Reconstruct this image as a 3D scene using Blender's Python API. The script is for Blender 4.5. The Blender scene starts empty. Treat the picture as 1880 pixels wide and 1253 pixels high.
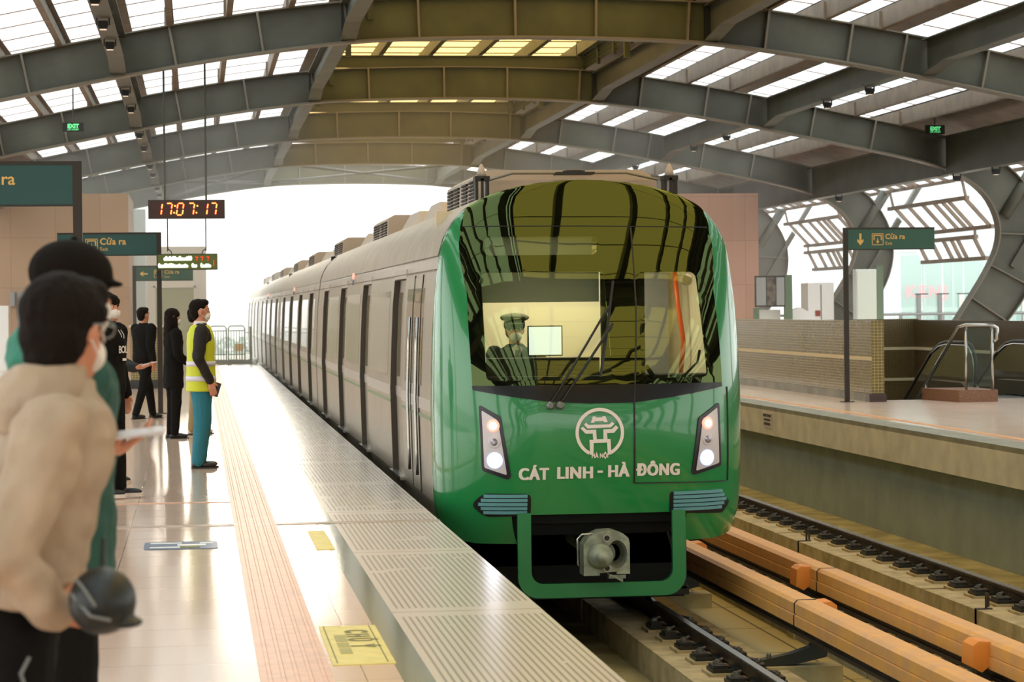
import bpy, bmesh, math, random
from mathutils import Vector, Matrix, Euler, Quaternion
from mathutils.geometry import delaunay_2d_cdt
random.seed(7)
S = bpy.context.scene
COL = S.collection
PI = math.pi

# ---------------------------------------------------------------- camera
cam_d = bpy.data.cameras.new('camera'); cam = bpy.data.objects.new('camera', cam_d); COL.objects.link(cam)
cam_d.sensor_width = 36.0; cam_d.lens = 4400/1880*36.0
cam_d.shift_y = -(626.5-564.6)/1880.0
cam_d.clip_start = 0.1; cam_d.clip_end = 3000
cam_d.dof.use_dof = True; cam_d.dof.focus_distance = 20.5; cam_d.dof.aperture_fstop = 6.0
YAW = math.atan(578/4400.0)
cam.matrix_world = Matrix.Translation((0, 0, 1.58)) @ Matrix.Rotation(-YAW, 4, 'Z') @ Matrix.Rotation(PI/2, 4, 'X') @ Matrix.Rotation(-0.011, 4, 'Z')
S.camera = cam

# ---------------------------------------------------------------- sky, exposure
W = bpy.data.worlds.new('sky'); S.world = W; W.use_nodes = True
nt = W.node_tree; nt.nodes.clear()
tc = nt.nodes.new('ShaderNodeTexCoord'); sx = nt.nodes.new('ShaderNodeSeparateXYZ')
rp = nt.nodes.new('ShaderNodeValToRGB'); bg = nt.nodes.new('ShaderNodeBackground'); ow = nt.nodes.new('ShaderNodeOutputWorld')
nt.links.new(tc.outputs['Generated'], sx.inputs[0]); nt.links.new(sx.outputs[2], rp.inputs[0])
mr = rp.color_ramp; mr.elements[0].position = 0.0; mr.elements[0].color = (.56, .55, .50, 1)
mr.elements[1].position = 0.02; mr.elements[1].color = (1, .985, .94, 1)
e = mr.elements.new(1.0); e.color = (.86, .93, 1, 1)
nt.links.new(rp.outputs[0], bg.inputs[0]); bg.inputs[1].default_value = 3.0
nt.links.new(bg.outputs[0], ow.inputs[0])
S.view_settings.view_transform = 'Standard'; S.view_settings.look = 'None'
S.view_settings.exposure = -0.12; S.view_settings.gamma = 1.0
S.view_settings.use_curve_mapping = False
S.cycles.max_bounces = 7; S.cycles.volume_bounces = 3; S.cycles.diffuse_bounces = 4; S.cycles.glossy_bounces = 4
S.cycles.transparent_max_bounces = 12; S.cycles.transmission_bounces = 6
S.cycles.caustics_reflective = False; S.cycles.caustics_refractive = False
S.cycles.sample_clamp_indirect = 6.0
S.cycles.use_denoising = True

def lamp(name, kind, loc, energy, color=(1, 1, 1), size=1.0, size_y=None, rot=(0, 0, 0)):
    d = bpy.data.lights.new(name, kind); d.energy = energy; d.color = color
    if kind == 'AREA':
        d.size = size
        if size_y: d.shape = 'RECTANGLE'; d.size_y = size_y
    elif kind in ('POINT', 'SPOT'): d.shadow_soft_size = size
    o = bpy.data.objects.new(name, d); COL.objects.link(o); o.location = loc; o.rotation_euler = rot
    return o
# low hazy sun at the far end of the station
sun = lamp('sun', 'SUN', (0, 60, 20), .8, (1, .88, .70)); sun.data.angle = math.radians(6)
sun.rotation_euler = (math.radians(-86.6), 0, math.radians(-1.8))

# ---------------------------------------------------------------- materials
def lin(c):
    return tuple(((v/255.0)/12.92 if v/255.0 <= 0.04045 else ((v/255.0+0.055)/1.055)**2.4) for v in c)+(1.0,)
def N(nt, t, **kw):
    n = nt.nodes.new(t)
    for k, v in kw.items():
        if k.startswith('i_'):
            n.inputs[k[2:].replace('_', ' ')].default_value = v
        else: setattr(n, k, v)
    return n
def M(name, c, rough=.55, metal=0.0, var=0.0, vscale=3.0, bump=0.0, bscale=40.0, spec=.5, coat=0.0, c2=None, stretch=None):
    m = bpy.data.materials.new(name); m.use_nodes = True; t = m.node_tree; b = t.nodes['Principled BSDF']
    b.inputs['Base Color'].default_value = lin(c); b.inputs['Roughness'].default_value = rough
    b.inputs['Metallic'].default_value = metal; b.inputs['Specular IOR Level'].default_value = spec
    b.inputs['Coat Weight'].default_value = coat; b.inputs['Coat Roughness'].default_value = .04
    co = N(t, 'ShaderNodeTexCoord'); src = co.outputs['Object']
    if stretch:
        mp = N(t, 'ShaderNodeMapping'); mp.inputs['Scale'].default_value = stretch
        t.links.new(src, mp.inputs[0]); src = mp.outputs[0]
    if var or c2:
        no = N(t, 'ShaderNodeTexNoise'); no.inputs['Scale'].default_value = vscale; no.inputs['Detail'].default_value = 5
        t.links.new(src, no.inputs['Vector'])
        mx = N(t, 'ShaderNodeMix', data_type='RGBA')
        k = 1-var
        mx.inputs[6].default_value = lin(c2) if c2 else lin(tuple(v*k for v in c)); mx.inputs[7].default_value = lin(tuple(min(255, v*(1+var*.6)) for v in c))
        cr = N(t, 'ShaderNodeMapRange'); cr.inputs[1].default_value = .35; cr.inputs[2].default_value = .65
        t.links.new(no.outputs[0], cr.inputs[0]); t.links.new(cr.outputs[0], mx.inputs[0]); t.links.new(mx.outputs[2], b.inputs['Base Color'])
    if bump:
        n2 = N(t, 'ShaderNodeTexNoise'); n2.inputs['Scale'].default_value = bscale; n2.inputs['Detail'].default_value = 3
        t.links.new(src, n2.inputs['Vector'])
        bp = N(t, 'ShaderNodeBump'); bp.inputs['Strength'].default_value = bump; bp.inputs['Distance'].default_value = .01
        t.links.new(n2.outputs[0], bp.inputs['Height']); t.links.new(bp.outputs[0], b.inputs['Normal'])
    return m
def emis(name, c, k):
    m = bpy.data.materials.new(name); m.use_nodes = True; b = m.node_tree.nodes['Principled BSDF']
    b.inputs['Base Color'].default_value = lin(c); b.inputs['Emission Color'].default_value = lin(c); b.inputs['Emission Strength'].default_value = k
    return m
def brick(name, c1, c2, mortar, sx_, sz, msize=.004, rough=.3, plane='YZ', off=0.0, bump=.3, coat=0.0, var=1.0, shift=(0, 0, 0)):
    m = bpy.data.materials.new(name); m.use_nodes = True; t = m.node_tree; b = t.nodes['Principled BSDF']
    co = N(t, 'ShaderNodeTexCoord'); mp = N(t, 'ShaderNodeSeparateXYZ'); cb = N(t, 'ShaderNodeCombineXYZ')
    t.links.new(co.outputs['Object'], mp.inputs[0])
    ix = {'X': 0, 'Y': 1, 'Z': 2}
    t.links.new(mp.outputs[ix[plane[0]]], cb.inputs[0]); t.links.new(mp.outputs[ix[plane[1]]], cb.inputs[1])
    sh = N(t, 'ShaderNodeVectorMath', operation='ADD'); sh.inputs[1].default_value = shift
    t.links.new(cb.outputs[0], sh.inputs[0])
    br = N(t, 'ShaderNodeTexBrick'); br.offset = off; br.inputs['Scale'].default_value = 1.0
    br.inputs['Brick Width'].default_value = sx_; br.inputs['Row Height'].default_value = sz
    br.inputs['Mortar Size'].default_value = msize; br.inputs['Mortar Smooth'].default_value = .1
    br.inputs['Color1'].default_value = lin(c1); br.inputs['Color2'].default_value = lin(c2); br.inputs['Mortar'].default_value = lin(mortar)
    t.links.new(sh.outputs[0], br.inputs['Vector']); t.links.new(br.outputs[0], b.inputs['Base Color'])
    bp = N(t, 'ShaderNodeBump', invert=True); bp.inputs['Strength'].default_value = bump; bp.inputs['Distance'].default_value = .003
    t.links.new(br.outputs['Fac'], bp.inputs['Height']); t.links.new(bp.outputs[0], b.inputs['Normal'])
    b.inputs['Roughness'].default_value = rough; b.inputs['Coat Weight'].default_value = coat
    return m
def glass(name, tint, alpha=.25, rough=.02, base=(20, 25, 22), refl=(1, 1, 1), gain=1.6, add=.02):
    m = bpy.data.materials.new(name); m.use_nodes = True; t = m.node_tree; t.nodes.clear()
    o = N(t, 'ShaderNodeOutputMaterial'); tr = N(t, 'ShaderNodeBsdfTransparent'); tr.inputs[0].default_value = lin(tint)
    gl = N(t, 'ShaderNodeBsdfGlossy'); gl.inputs['Roughness'].default_value = rough; gl.inputs[0].default_value = (*refl, 1)
    df = N(t, 'ShaderNodeBsdfDiffuse'); df.inputs[0].default_value = lin(base)
    fr = N(t, 'ShaderNodeFresnel'); fr.inputs[0].default_value = 1.5
    m1 = N(t, 'ShaderNodeMixShader'); m1.inputs[0].default_value = alpha; m2 = N(t, 'ShaderNodeMixShader')
    t.links.new(tr.outputs[0], m1.inputs[1]); t.links.new(df.outputs[0], m1.inputs[2])
    mth = N(t, 'ShaderNodeMath', operation='MULTIPLY_ADD'); mth.inputs[1].default_value = gain; mth.inputs[2].default_value = add
    t.links.new(fr.outputs[0], mth.inputs[0]); t.links.new(mth.outputs[0], m2.inputs[0])
    t.links.new(m1.outputs[0], m2.inputs[1]); t.links.new(gl.outputs[0], m2.inputs[2]); t.links.new(m2.outputs[0], o.inputs[0])
    return m
def milky(name, c, through=.6):
    m = bpy.data.materials.new(name); m.use_nodes = True; t = m.node_tree; t.nodes.clear()
    o = N(t, 'ShaderNodeOutputMaterial'); a = N(t, 'ShaderNodeBsdfTransparent'); a.inputs[0].default_value = lin(c)
    b = N(t, 'ShaderNodeBsdfTranslucent'); b.inputs[0].default_value = lin(c); mx = N(t, 'ShaderNodeMixShader'); mx.inputs[0].default_value = 1-through
    t.links.new(a.outputs[0], mx.inputs[1]); t.links.new(b.outputs[0], mx.inputs[2]); t.links.new(mx.outputs[0], o.inputs[0])
    return m

MT = dict(
    flange=M('flange_underlit_paint', (118, 111, 96), .5), steel=M('girder_paint', (84, 84, 72), .5, var=.12, vscale=1.2, bump=.05),  # flange and stiffener colour lightened to stand in for light from below
    steel_mid=M('centre_girder_yellow_lit', (80, 82, 46), .5, var=.12, vscale=1.2),  # olive tint puts the yellow roof light into the girder colour
    purlin=M('purlin_paint', (128, 112, 96), .6, var=.1),
    panel=milky('translucent_roof_sheet', (240, 242, 240), .5),
    panel_seam=M('roof_seam', (150, 120, 105), .7),
    panel_yellow=milky('yellow_roof_sheet', (244, 200, 126), .45),
    dark=M('dark_metal', (30, 32, 30), .5), black=M('black', (14, 14, 14), .5),
    rubber=M('rubber', (22, 22, 22), .8), grey=M('grey_metal', (120, 122, 118), .4, .6),
    chrome=M('stainless_tube', (190, 190, 186), .22, 1.0),
    concrete=M('concrete', (176, 168, 126), .85, var=.12, vscale=2.2, bump=.25, bscale=60, c2=(148, 140, 104)),
    fascia=M('fascia_concrete', (208, 206, 188), .75, var=.06, vscale=3, bump=.1),
    underwall=M('platform_underwall', (148, 160, 148), .85, var=.06, vscale=2, bump=.15, bscale=80),
    plinth=M('plinth_concrete', (190, 176, 140), .85, bump=.25, c2=(156, 144, 110), vscale=5),
    rail=M('rail_steel', (70, 62, 54), .45, .5, var=.3, vscale=20), railtop=M('rail_head', (150, 150, 146), .25, .9),
    orange=M('third_rail_cover', (222, 166, 84), .45, vscale=6, c2=(206, 156, 100)),
    orange_cap=M('bracket_cap', (220, 140, 56), .5),
    fiber=M('bracket_composite', (36, 44, 44), .5),
    tan=brick('tan_stone_panels', (184, 148, 110), (168, 132, 96), (150, 118, 92), 1.1, 1.25, .006, .6, 'XZ', shift=(.2, .3, 0)),
    pale=M('pale_plaster', (214, 198, 178), .8), doorpaint=M('olive_door_paint', (150, 142, 96), .6),
    teal=M('sign_teal', (30, 74, 70), .45), teal_r=M('sign_teal_green', (44, 84, 66), .45), gold=M('sign_lettering', (222, 176, 96), .5),
    signframe=M('sign_frame', (52, 46, 38), .5, .3),
    led_red=emis('led_digits', (255, 176, 84), 2.6), led_edge=emis('led_halo_segments', (255, 30, 12), 1.0),
    led_white=emis('led_text_white', (235, 255, 225), 2.2), led_red2=emis('led_text_red', (235, 60, 40), .9),
    clockface=M('clock_face', (66, 36, 26), .3), ledface=M('led_face', (96, 108, 44), .5), clockbox=M('clock_box', (60, 56, 46), .5),
    exitface=M('exit_face', (12, 24, 16), .4), exitlit=emis('exit_lettering', (110, 235, 150), .9),
    white=M('white_paint', (225, 225, 220), .5), signal=M('off_white', (200, 190, 184), .6),
    yellowsign=M('yellow_sticker', (214, 196, 104), .5, var=.04, vscale=10), olive=M('olive_print', (110, 106, 48), .6),
    blue=M('blue_print', (60, 78, 104), .4),
    tactile=M('tactile_tile', (208, 160, 130), .42, var=.05, vscale=9),
    green=M('train_green', (22, 128, 66), .25, coat=.8), green_d=M('pilot_green', (20, 116, 62), .35, coat=.3),
    silver=M('stainless_body', (186, 176, 158), .3, .6, var=.03, vscale=1.5), silver_l=M('stainless_light', (208, 200, 190), .3, .5),
    roofskin=M('train_roof', (172, 158, 136), .45, .3, var=.06), ac=M('roof_unit', (186, 172, 156), .6), jamb=M('door_seal', (70, 60, 46), .6), frit=M('black_frit', (5, 5, 5), .25, spec=.35), grille=M('louvre_dark', (40, 34, 28), .7),
    blackglass=glass('black_glass', (6, 8, 5), 1.0, .02, (8, 9, 7), (.50, .66, .24), 1.5, .03),
    windshield=glass('windshield_glass', (222, 226, 206), .06, .02, (20, 25, 22), (.50, .66, .26), 1.3, .03), sidewin=M('side_window_glass', (172, 158, 132), .10, spec=.8, coat=.5),
    clear=glass('clear_glass', (225, 240, 235), .03), teal_grille=M('teal_grille', (86, 142, 146), .4), teal_grille_d=M('teal_grille_dark', (40, 84, 92), .5),
    lampglass=M('lamp_panel', (205, 200, 205), .15, spec=.8), lampframe=M('lamp_frame', (38, 34, 44), .3),
    lamp_w=emis('headlamp', (210, 228, 255), 28), lamp_r=emis('marker_lamp', (255, 170, 140), 14), lamp_halo=emis('headlamp_bowl', (170, 195, 250), 2.2),
    lamp_rh=emis('marker_bowl', (255, 150, 130), 1.6), lens=M('lamp_lens', (150, 145, 155), .1, .5),
    decal=M('white_decal', (232, 224, 216), .5),
    coupler=M('cast_steel', (142, 150, 132), .55, .25, var=.15, vscale=12, bump=.1), under=M('underframe_dark', (16, 18, 14), .8),
    cab_wall=M('cab_wall', (226, 216, 184), .6), cab_dark=M('cab_dark', (26, 26, 24), .6), cab_grey=M('cab_door_grey', (150, 152, 150), .5),
    blind=M('grey_blind', (190, 194, 184), .8), cab_orange=M('orange_handrail', (226, 98, 38), .4), cabinet=M('switch_panel', (30, 62, 66), .5),
    stripe=M('orange_line', (214, 156, 96), .5), edge_r=M('grey_edge_stone', (132, 134, 116), .5, var=.1), skirting=M('grey_skirting', (148, 146, 134), .4, c2=(104, 110, 100), vscale=1.4),
    base_dark=M('dark_granite', (60, 42, 34), .3), granite=M('red_granite', (134, 96, 72), .5, var=.2, vscale=60),
    esc_skin=M('escalator_skin', (96, 92, 82), .35, .4), esc_rail=M('escalator_handrail', (22, 22, 22), .5), esc_side=glass('escalator_glass', (150, 152, 140), .7, .05, (112, 108, 90)),
    line=M('cream_tile_line', (232, 218, 182), .4),
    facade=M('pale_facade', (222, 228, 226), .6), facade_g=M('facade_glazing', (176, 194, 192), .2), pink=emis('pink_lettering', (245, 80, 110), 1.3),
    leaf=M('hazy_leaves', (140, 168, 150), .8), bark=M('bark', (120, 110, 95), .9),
    skin=M('skin', (206, 140, 108), .5), skin2=M('skin_darker', (190, 128, 98), .5), hair=M('black_hair', (24, 16, 11), .8, spec=.15, bump=1.0, bscale=70, stretch=(1, 1, .35)),  # skin2 is a slightly darker skin tone
    mask=M('white_mask', (232, 226, 218), .7), eye=M('eye', (20, 16, 14), .2), eyew=M('eye_white', (220, 214, 206), .3), lip=M('lip', (150, 84, 72), .5),
    beige=M('beige_jacket', (172, 150, 126), .85, bump=.9, bscale=11, var=.08, vscale=6), blackcloth=M('black_cloth', (21, 19, 17), .95, spec=.15, bump=.15, bscale=20),
    tealcloth=M('teal_jacket', (26, 74, 62), .75, bump=.8, bscale=11), teallight=M('teal_hood', (46, 122, 100), .8, bump=.12, bscale=14),
    navy=M('navy_cloth', (38, 42, 46), .85, bump=.1, bscale=18), denim=M('light_denim', (122, 164, 168), .85, bump=.1, bscale=30), khaki=M('khaki_cloth', (150, 128, 88), .85),
    bluetrousers=M('teal_blue_trousers', (34, 112, 128), .8, bump=.15, bscale=14), hivis=M('hi_vis_fabric', (200, 206, 36), .6), reflect=M('reflective_tape', (214, 210, 220), .35),
    puffer=M('black_puffer', (34, 29, 25), .7, spec=.3), leather=M('black_leather', (34, 26, 20), .35), sole=M('white_sole', (210, 196, 184), .6), pinksole=M('pink_sole', (200, 140, 140), .6),
    phone=M('pale_phone', (206, 198, 196), .3), silverthing=M('silver_buckle', (160, 166, 160), .3, .8), helmetm=M('black_helmet', (14, 20, 16), .45),
    capm=M('black_cap', (22, 16, 11), .9, spec=.15), shirt=M('white_shirt', (222, 214, 206), .7), gridg=M('gate_green', (92, 112, 84), .5), boxorange=M('orange_box', (228, 176, 96), .6),
    cable=M('cable', (24, 26, 24), .6), floodlens=emis('fixture_lens', (255, 236, 214), .55), ground=M('city_ground', (120, 124, 112), .9),
    bronze=M('far_wall', (110, 118, 104), .8),
)

# ---------------------------------------------------------------- mesh helper
class MB:
    def __init__(s): s.v = []; s.f = []; s.sm = False
    def add(s, vs, fs):
        n = len(s.v); s.v += [tuple(p) for p in vs]; s.f += [tuple(i+n for i in f) for f in fs]; return s
    def box(s, x0, x1, y0, y1, z0, z1, mat=None):
        vs = [(x, y, z) for z in (z0, z1) for y in (y0, y1) for x in (x0, x1)]
        if mat: vs = [mat @ Vector(p) for p in vs]
        return s.add(vs, [(0, 2, 3, 1), (4, 5, 7, 6), (0, 1, 5, 4), (2, 6, 7, 3), (0, 4, 6, 2), (1, 3, 7, 5)])
    def bar(s, a, b, w, h, up=(0, 0, 1)):
        a, b = Vector(a), Vector(b); d = (b-a).normalized(); u = Vector(up)
        r = d.cross(u)
        if r.length < 1e-5: r = Vector((1, 0, 0))
        r.normalize(); u = r.cross(d).normalized(); r *= w/2; u *= h/2
        vs = [p+i*r+j*u for p in (a, b) for i, j in ((-1, -1), (1, -1), (1, 1), (-1, 1))]
        return s.add(vs, [(3, 2, 1, 0), (4, 5, 6, 7), (0, 1, 5, 4), (1, 2, 6, 5), (2, 3, 7, 6), (3, 0, 4, 7)])
    def tube(s, pts, r, n=8, caps=True):
        pts = [Vector(p) for p in pts]; rs = r if isinstance(r, (list, tuple)) else [r]*len(pts)
        rings = []; prev = None
        for i, p in enumerate(pts):
            d = (pts[min(i+1, len(pts)-1)]-pts[max(i-1, 0)]).normalized()
            if prev is None:
                a = d.orthogonal().normalized()
            else:
                a = (prev-d*prev.dot(d)).normalized()
            prev = a; b = d.cross(a)
            rings.append([p+(a*math.cos(2*PI*k/n)+b*math.sin(2*PI*k/n))*rs[i] for k in range(n)])
        s.loft(rings, caps); return s
    def loft(s, rings, caps=True, closed=True):
        n = len(rings[0]); vs = [p for r in rings for p in r]; fs = []
        m = n if closed else n-1
        for i in range(len(rings)-1):
            for k in range(m):
                a = i*n+k; b = i*n+(k+1) % n
                fs.append((a, b, b+n, a+n))
        if caps: fs.append(tuple(range(n-1, -1, -1))); fs.append(tuple(range((len(rings)-1)*n, len(rings)*n)))
        return s.add(vs, fs)
    def prism(s, poly, axis, a, b):
        """poly of 2-D points extruded along axis from a to b; X: (y,z)  Y: (x,z)  Z: (x,y)"""
        f = {'X': lambda p, t: (t, p[0], p[1]), 'Y': lambda p, t: (p[0], t, p[1]), 'Z': lambda p, t: (p[0], p[1], t)}[axis]
        return s.loft([[f(p, a) for p in poly], [f(p, b) for p in poly]])
    def ell(s, c, r, n=16, m=10, rot=None):
        c = Vector(c); R = rot or Matrix.Identity(3); vs = []; fs = []
        if not isinstance(r, (tuple, list)): r = (r, r, r)
        for i in range(m+1):
            th = PI*i/m
            for k in range(n):
                ph = 2*PI*k/n
                vs.append(c+R @ Vector((r[0]*math.sin(th)*math.cos(ph), r[1]*math.sin(th)*math.sin(ph), r[2]*math.cos(th))))
        for i in range(m):
            for k in range(n):
                a = i*n+k; b = i*n+(k+1) % n; fs.append((a+n, b+n, b, a))
        return s.add(vs, fs)
    def lathe(s, prof, c, n=16, axis='Z'):
        c = Vector(c); rings = []
        for r, h in prof:
            ring = []
            for k in range(n):
                a = 2*PI*k/n; u, w = r*math.cos(a), r*math.sin(a)
                ring.append(c+Vector({'Z': (u, w, h), 'Y': (u, h, w), 'X': (h, u, w)}[axis]))
            rings.append(ring)
        return s.loft(rings)
    def build(s, name, mat, parent=None, smooth=False, loc=None, **props):
        me = bpy.data.meshes.new(name); 
        if loc is not None:
            L = Vector(loc); me.from_pydata([tuple(Vector(p)-L) for p in s.v], [], s.f)
        else: me.from_pydata(s.v, [], s.f)
        bm = bmesh.new(); bm.from_mesh(me)
        bmesh.ops.remove_doubles(bm, verts=bm.verts, dist=1e-6)
        bmesh.ops.recalc_face_normals(bm, faces=bm.faces); bm.to_mesh(me); bm.free()
        me.materials.append(MT[mat] if isinstance(mat, str) else mat)
        if smooth:
            for p in me.polygons: p.use_smooth = True
        o = bpy.data.objects.new(name, me); COL.objects.link(o)
        if loc is not None: o.location = loc
        if parent is not None: o.parent = parent
        for k, v in props.items(): o[k] = v
        return o
def tag(o, label=None, cat=None, group=None, kind=None):
    if label: o['label'] = label
    if cat: o['category'] = cat
    if group: o['group'] = group
    if kind: o['kind'] = kind
    return o
def thing(name, loc, label, cat, group=None, rz=0.0):
    o = bpy.data.objects.new(name, None); COL.objects.link(o); o.location = loc; o.rotation_euler = (0, 0, rz); o.empty_display_size = .1
    return tag(o, label, cat, group)
def smooth_angle(o, ang=35):
    me = o.data
    for p in me.polygons: p.use_smooth = True
    try: me.set_sharp_from_angle(angle=math.radians(ang))
    except Exception: pass
    return o
def dup(root, loc=None, rz=None, label=None, group=None):
    def cp(o, par):
        c = o.copy(); COL.objects.link(c); c.parent = par
        for ch in list(o.children): cp(ch, c)
        return c
    r = root.copy(); COL.objects.link(r)
    if loc is not None: r.location = loc
    if rz is not None: r.rotation_euler = (0, 0, rz)
    if label: r['label'] = label
    if group: r['group'] = group
    for ch in list(root.children): cp(ch, r)
    return r
def struct(mb, name, mat, **k):
    return tag(mb.build(name, mat, **k), kind='structure')
def text_mesh(body, size, bold=0.0, align='CENTER', shear=0.0, extrude=0.0, spacing=1.0):
    """text as plain verts / faces in its own X,Y plane"""
    cu = bpy.data.curves.new('text', 'FONT'); cu.body = body; cu.size = size; cu.offset = bold; cu.align_x = align; cu.shear = shear
    cu.extrude = extrude; cu.space_character = spacing; cu.resolution_u = 3
    o = bpy.data.objects.new('text', cu); COL.objects.link(o)
    dg = bpy.context.evaluated_depsgraph_get(); me = bpy.data.meshes.new_from_object(o.evaluated_get(dg))
    vs = [v.co.copy() for v in me.vertices]; fs = [tuple(p.vertices) for p in me.polygons]
    bpy.data.objects.remove(o); bpy.data.curves.remove(cu); bpy.data.meshes.remove(me)
    return vs, fs
def text_on(mb, body, size, origin, ux, uy, off=.0, **k):
    vs, fs = text_mesh(body, size, **k); O = Vector(origin); ux = Vector(ux); uy = Vector(uy); n = ux.cross(uy)
    return mb.add([O+ux*v.x+uy*v.y+n*(off+v.z) for v in vs], fs)
def interp(t, v):
    if v <= t[0][0]: return t[0][1]
    for (a, b), (c_, d) in zip(t, t[1:]):
        if v <= c_: return b+(d-b)*(v-a)/(c_-a)
    return t[-1][1]
# ================================================================ platforms, track bed, walls
Y0, Y1 = -60.0, 86.0
floor_m = brick('platform_tiles', (214, 188, 168), (208, 182, 162), (150, 120, 98), 1.2, .6, .0035, .13, 'XY', bump=.15, shift=(.5, 0, 0))
floor_m.node_tree.nodes['Principled BSDF'].inputs['Specular IOR Level'].default_value = .5
struct(MB().box(-9, .85, Y0, 72.5, -.5, 0), 'floor', floor_m)
# tactile strip with raised bars
tp = MB().box(.25, .56, Y0, 72, -.02, .004)
for k in range(5):
    x = .285+k*.058
    tp.prism([(x-.004, .004), (x, .0085), (x+.014, .0085), (x+.018, .004)], 'Y', Y0, 72)
struct(tp, 'trim_1', 'tactile')
struct(MB().box(-6, .25, 19.86, 19.93, -.01, .004), 'trim_2', 'tactile')
struct(MB().box(-9, 1.77, 17.68, 17.73, -.01, .005).box(-9, 1.77, 17.77, 17.80, -.01, .005), 'trim_3', M('joint_strip', (186, 170, 156), .35, .5))
# grooved granite edge
def edge_material():
    m = bpy.data.materials.new('grooved_edge_stone'); m.use_nodes = True; t = m.node_tree; b = t.nodes['Principled BSDF']
    co = N(t, 'ShaderNodeTexCoord'); sp = N(t, 'ShaderNodeSeparateXYZ'); t.links.new(co.outputs['Object'], sp.inputs[0])
    def math_(op, a, bval=None, b2=None):
        n = N(t, 'ShaderNodeMath', operation=op)
        if isinstance(a, (int, float)): n.inputs[0].default_value = a
        else: t.links.new(a, n.inputs[0])
        if bval is not None:
            if isinstance(bval, (int, float)): n.inputs[1].default_value = bval
            else: t.links.new(bval, n.inputs[1])
        if b2 is not None: n.inputs[2].default_value = b2
        return n.outputs[0]
    fr = math_('FRACT', math_('MULTIPLY', sp.outputs[0], 1/.034))
    groove = math_('LESS_THAN', fr, .38)
    ys = math_('FRACT', math_('MULTIPLY', sp.outputs[1], 1/3.1))
    slab = math_('MULTIPLY', math_('GREATER_THAN', ys, .06), math_('LESS_THAN', ys, .95))
    xs = math_('GREATER_THAN', sp.outputs[0], 1.02)
    no = N(t, 'ShaderNodeTexNoise'); no.inputs['Scale'].default_value = 1.7; t.links.new(co.outputs['Object'], no.inputs['Vector'])
    wear = math_('GREATER_THAN', no.outputs[0], .36)
    g = math_('MULTIPLY', math_('MULTIPLY', groove, slab), math_('MULTIPLY', xs, wear))
    joint = math_('LESS_THAN', math_('ABSOLUTE', math_('SUBTRACT', ys, .01)), .006)
    d = math_('MAXIMUM', math_('MULTIPLY', g, .8), math_('MULTIPLY', joint, .5))
    mx = N(t, 'ShaderNodeMix', data_type='RGBA'); mx.inputs[6].default_value = lin((196, 184, 170)); mx.inputs[7].default_value = lin((116, 112, 100))
    t.links.new(d, mx.inputs[0]); t.links.new(mx.outputs[2], b.inputs['Base Color'])
    bp = N(t, 'ShaderNodeBump', invert=True); bp.inputs['Strength'].default_value = .25; bp.inputs['Distance'].default_value = .002
    t.links.new(d, bp.inputs['Height']); t.links.new(bp.outputs[0], b.inputs['Normal']); b.inputs['Roughness'].default_value = .27; b.inputs['Specular IOR Level'].default_value = .6
    return m
struct(MB().box(.985, 1.77, Y0, 72.5, -.35, 0), 'trim_4', edge_material())
struct(MB().box(.85, .985, Y0, 72.5, -.35, 0), 'trim_5', M('dark_green_stone', (112, 122, 106), .12, spec=.8))
struct(MB().box(-9, 1.62, Y0, 72.5, -1.5, -.35), 'wall_left_under', 'underwall')
# track bed
struct(MB().box(1.5, 9.4, Y0, 150, -1.75, -1.45), 'floor_track', 'concrete')
struct(MB().box(4.42, 5.42, Y0, 120, -1.46, -1.32), 'floor_cess', brick('cess_slabs', (176, 166, 122), (164, 154, 112), (92, 84, 60), .62, 1.5, .012, .85, 'XY', bump=.4))
pl = MB()
for x0, x1 in ((2.15, 2.9), (3.6, 4.42), (5.42, 6.14), (6.95, 7.85)):
    y = Y0
    while y < 120:
        y2 = min(y+5.9, 120); pl.box(x0, x1, y, y2-.1, -1.45, -1.2); y = y2
struct(pl, 'trim_6', 'plinth')
tr = MB(); y = Y0
while y < 110: tr.box(5.10, 5.34, y, y+1.185, -1.40, -1.245); y += 1.2
struct(tr, 'trim_7', M('trough_lid', (150, 146, 122), .8, var=.08))
# right platform
rf = brick('right_platform_tiles', (238, 216, 200), (232, 210, 192), (188, 164, 146), .6, .6, .003, .14, 'XY', bump=.1)
fr_ = MB().box(9.15, 10.9, Y0, 72.5, -.45, 0).box(10.9, 15.2, Y0, 37.9, -.45, 0).box(10.9, 15.2, 49.8, 72.5, -.45, 0).box(15.3, 22.5, Y0, 72.5, -.45, 0)
struct(fr_, 'floor_right', rf)
struct(MB().box(9.3, 9.42, Y0, 72.5, -.01, .003), 'trim_8', 'stripe')
struct(MB().box(8.75, 9.15, Y0, 72.5, -.06, 0), 'trim_9', 'edge_r')
struct(MB().box(8.75, 9.15, Y0, 72.5, -.44, -.06), 'trim_10', 'fascia')
struct(MB().box(9.0, 9.3, Y0, 120, -1.5, -.44), 'wall_right_under', 'underwall')
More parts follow.
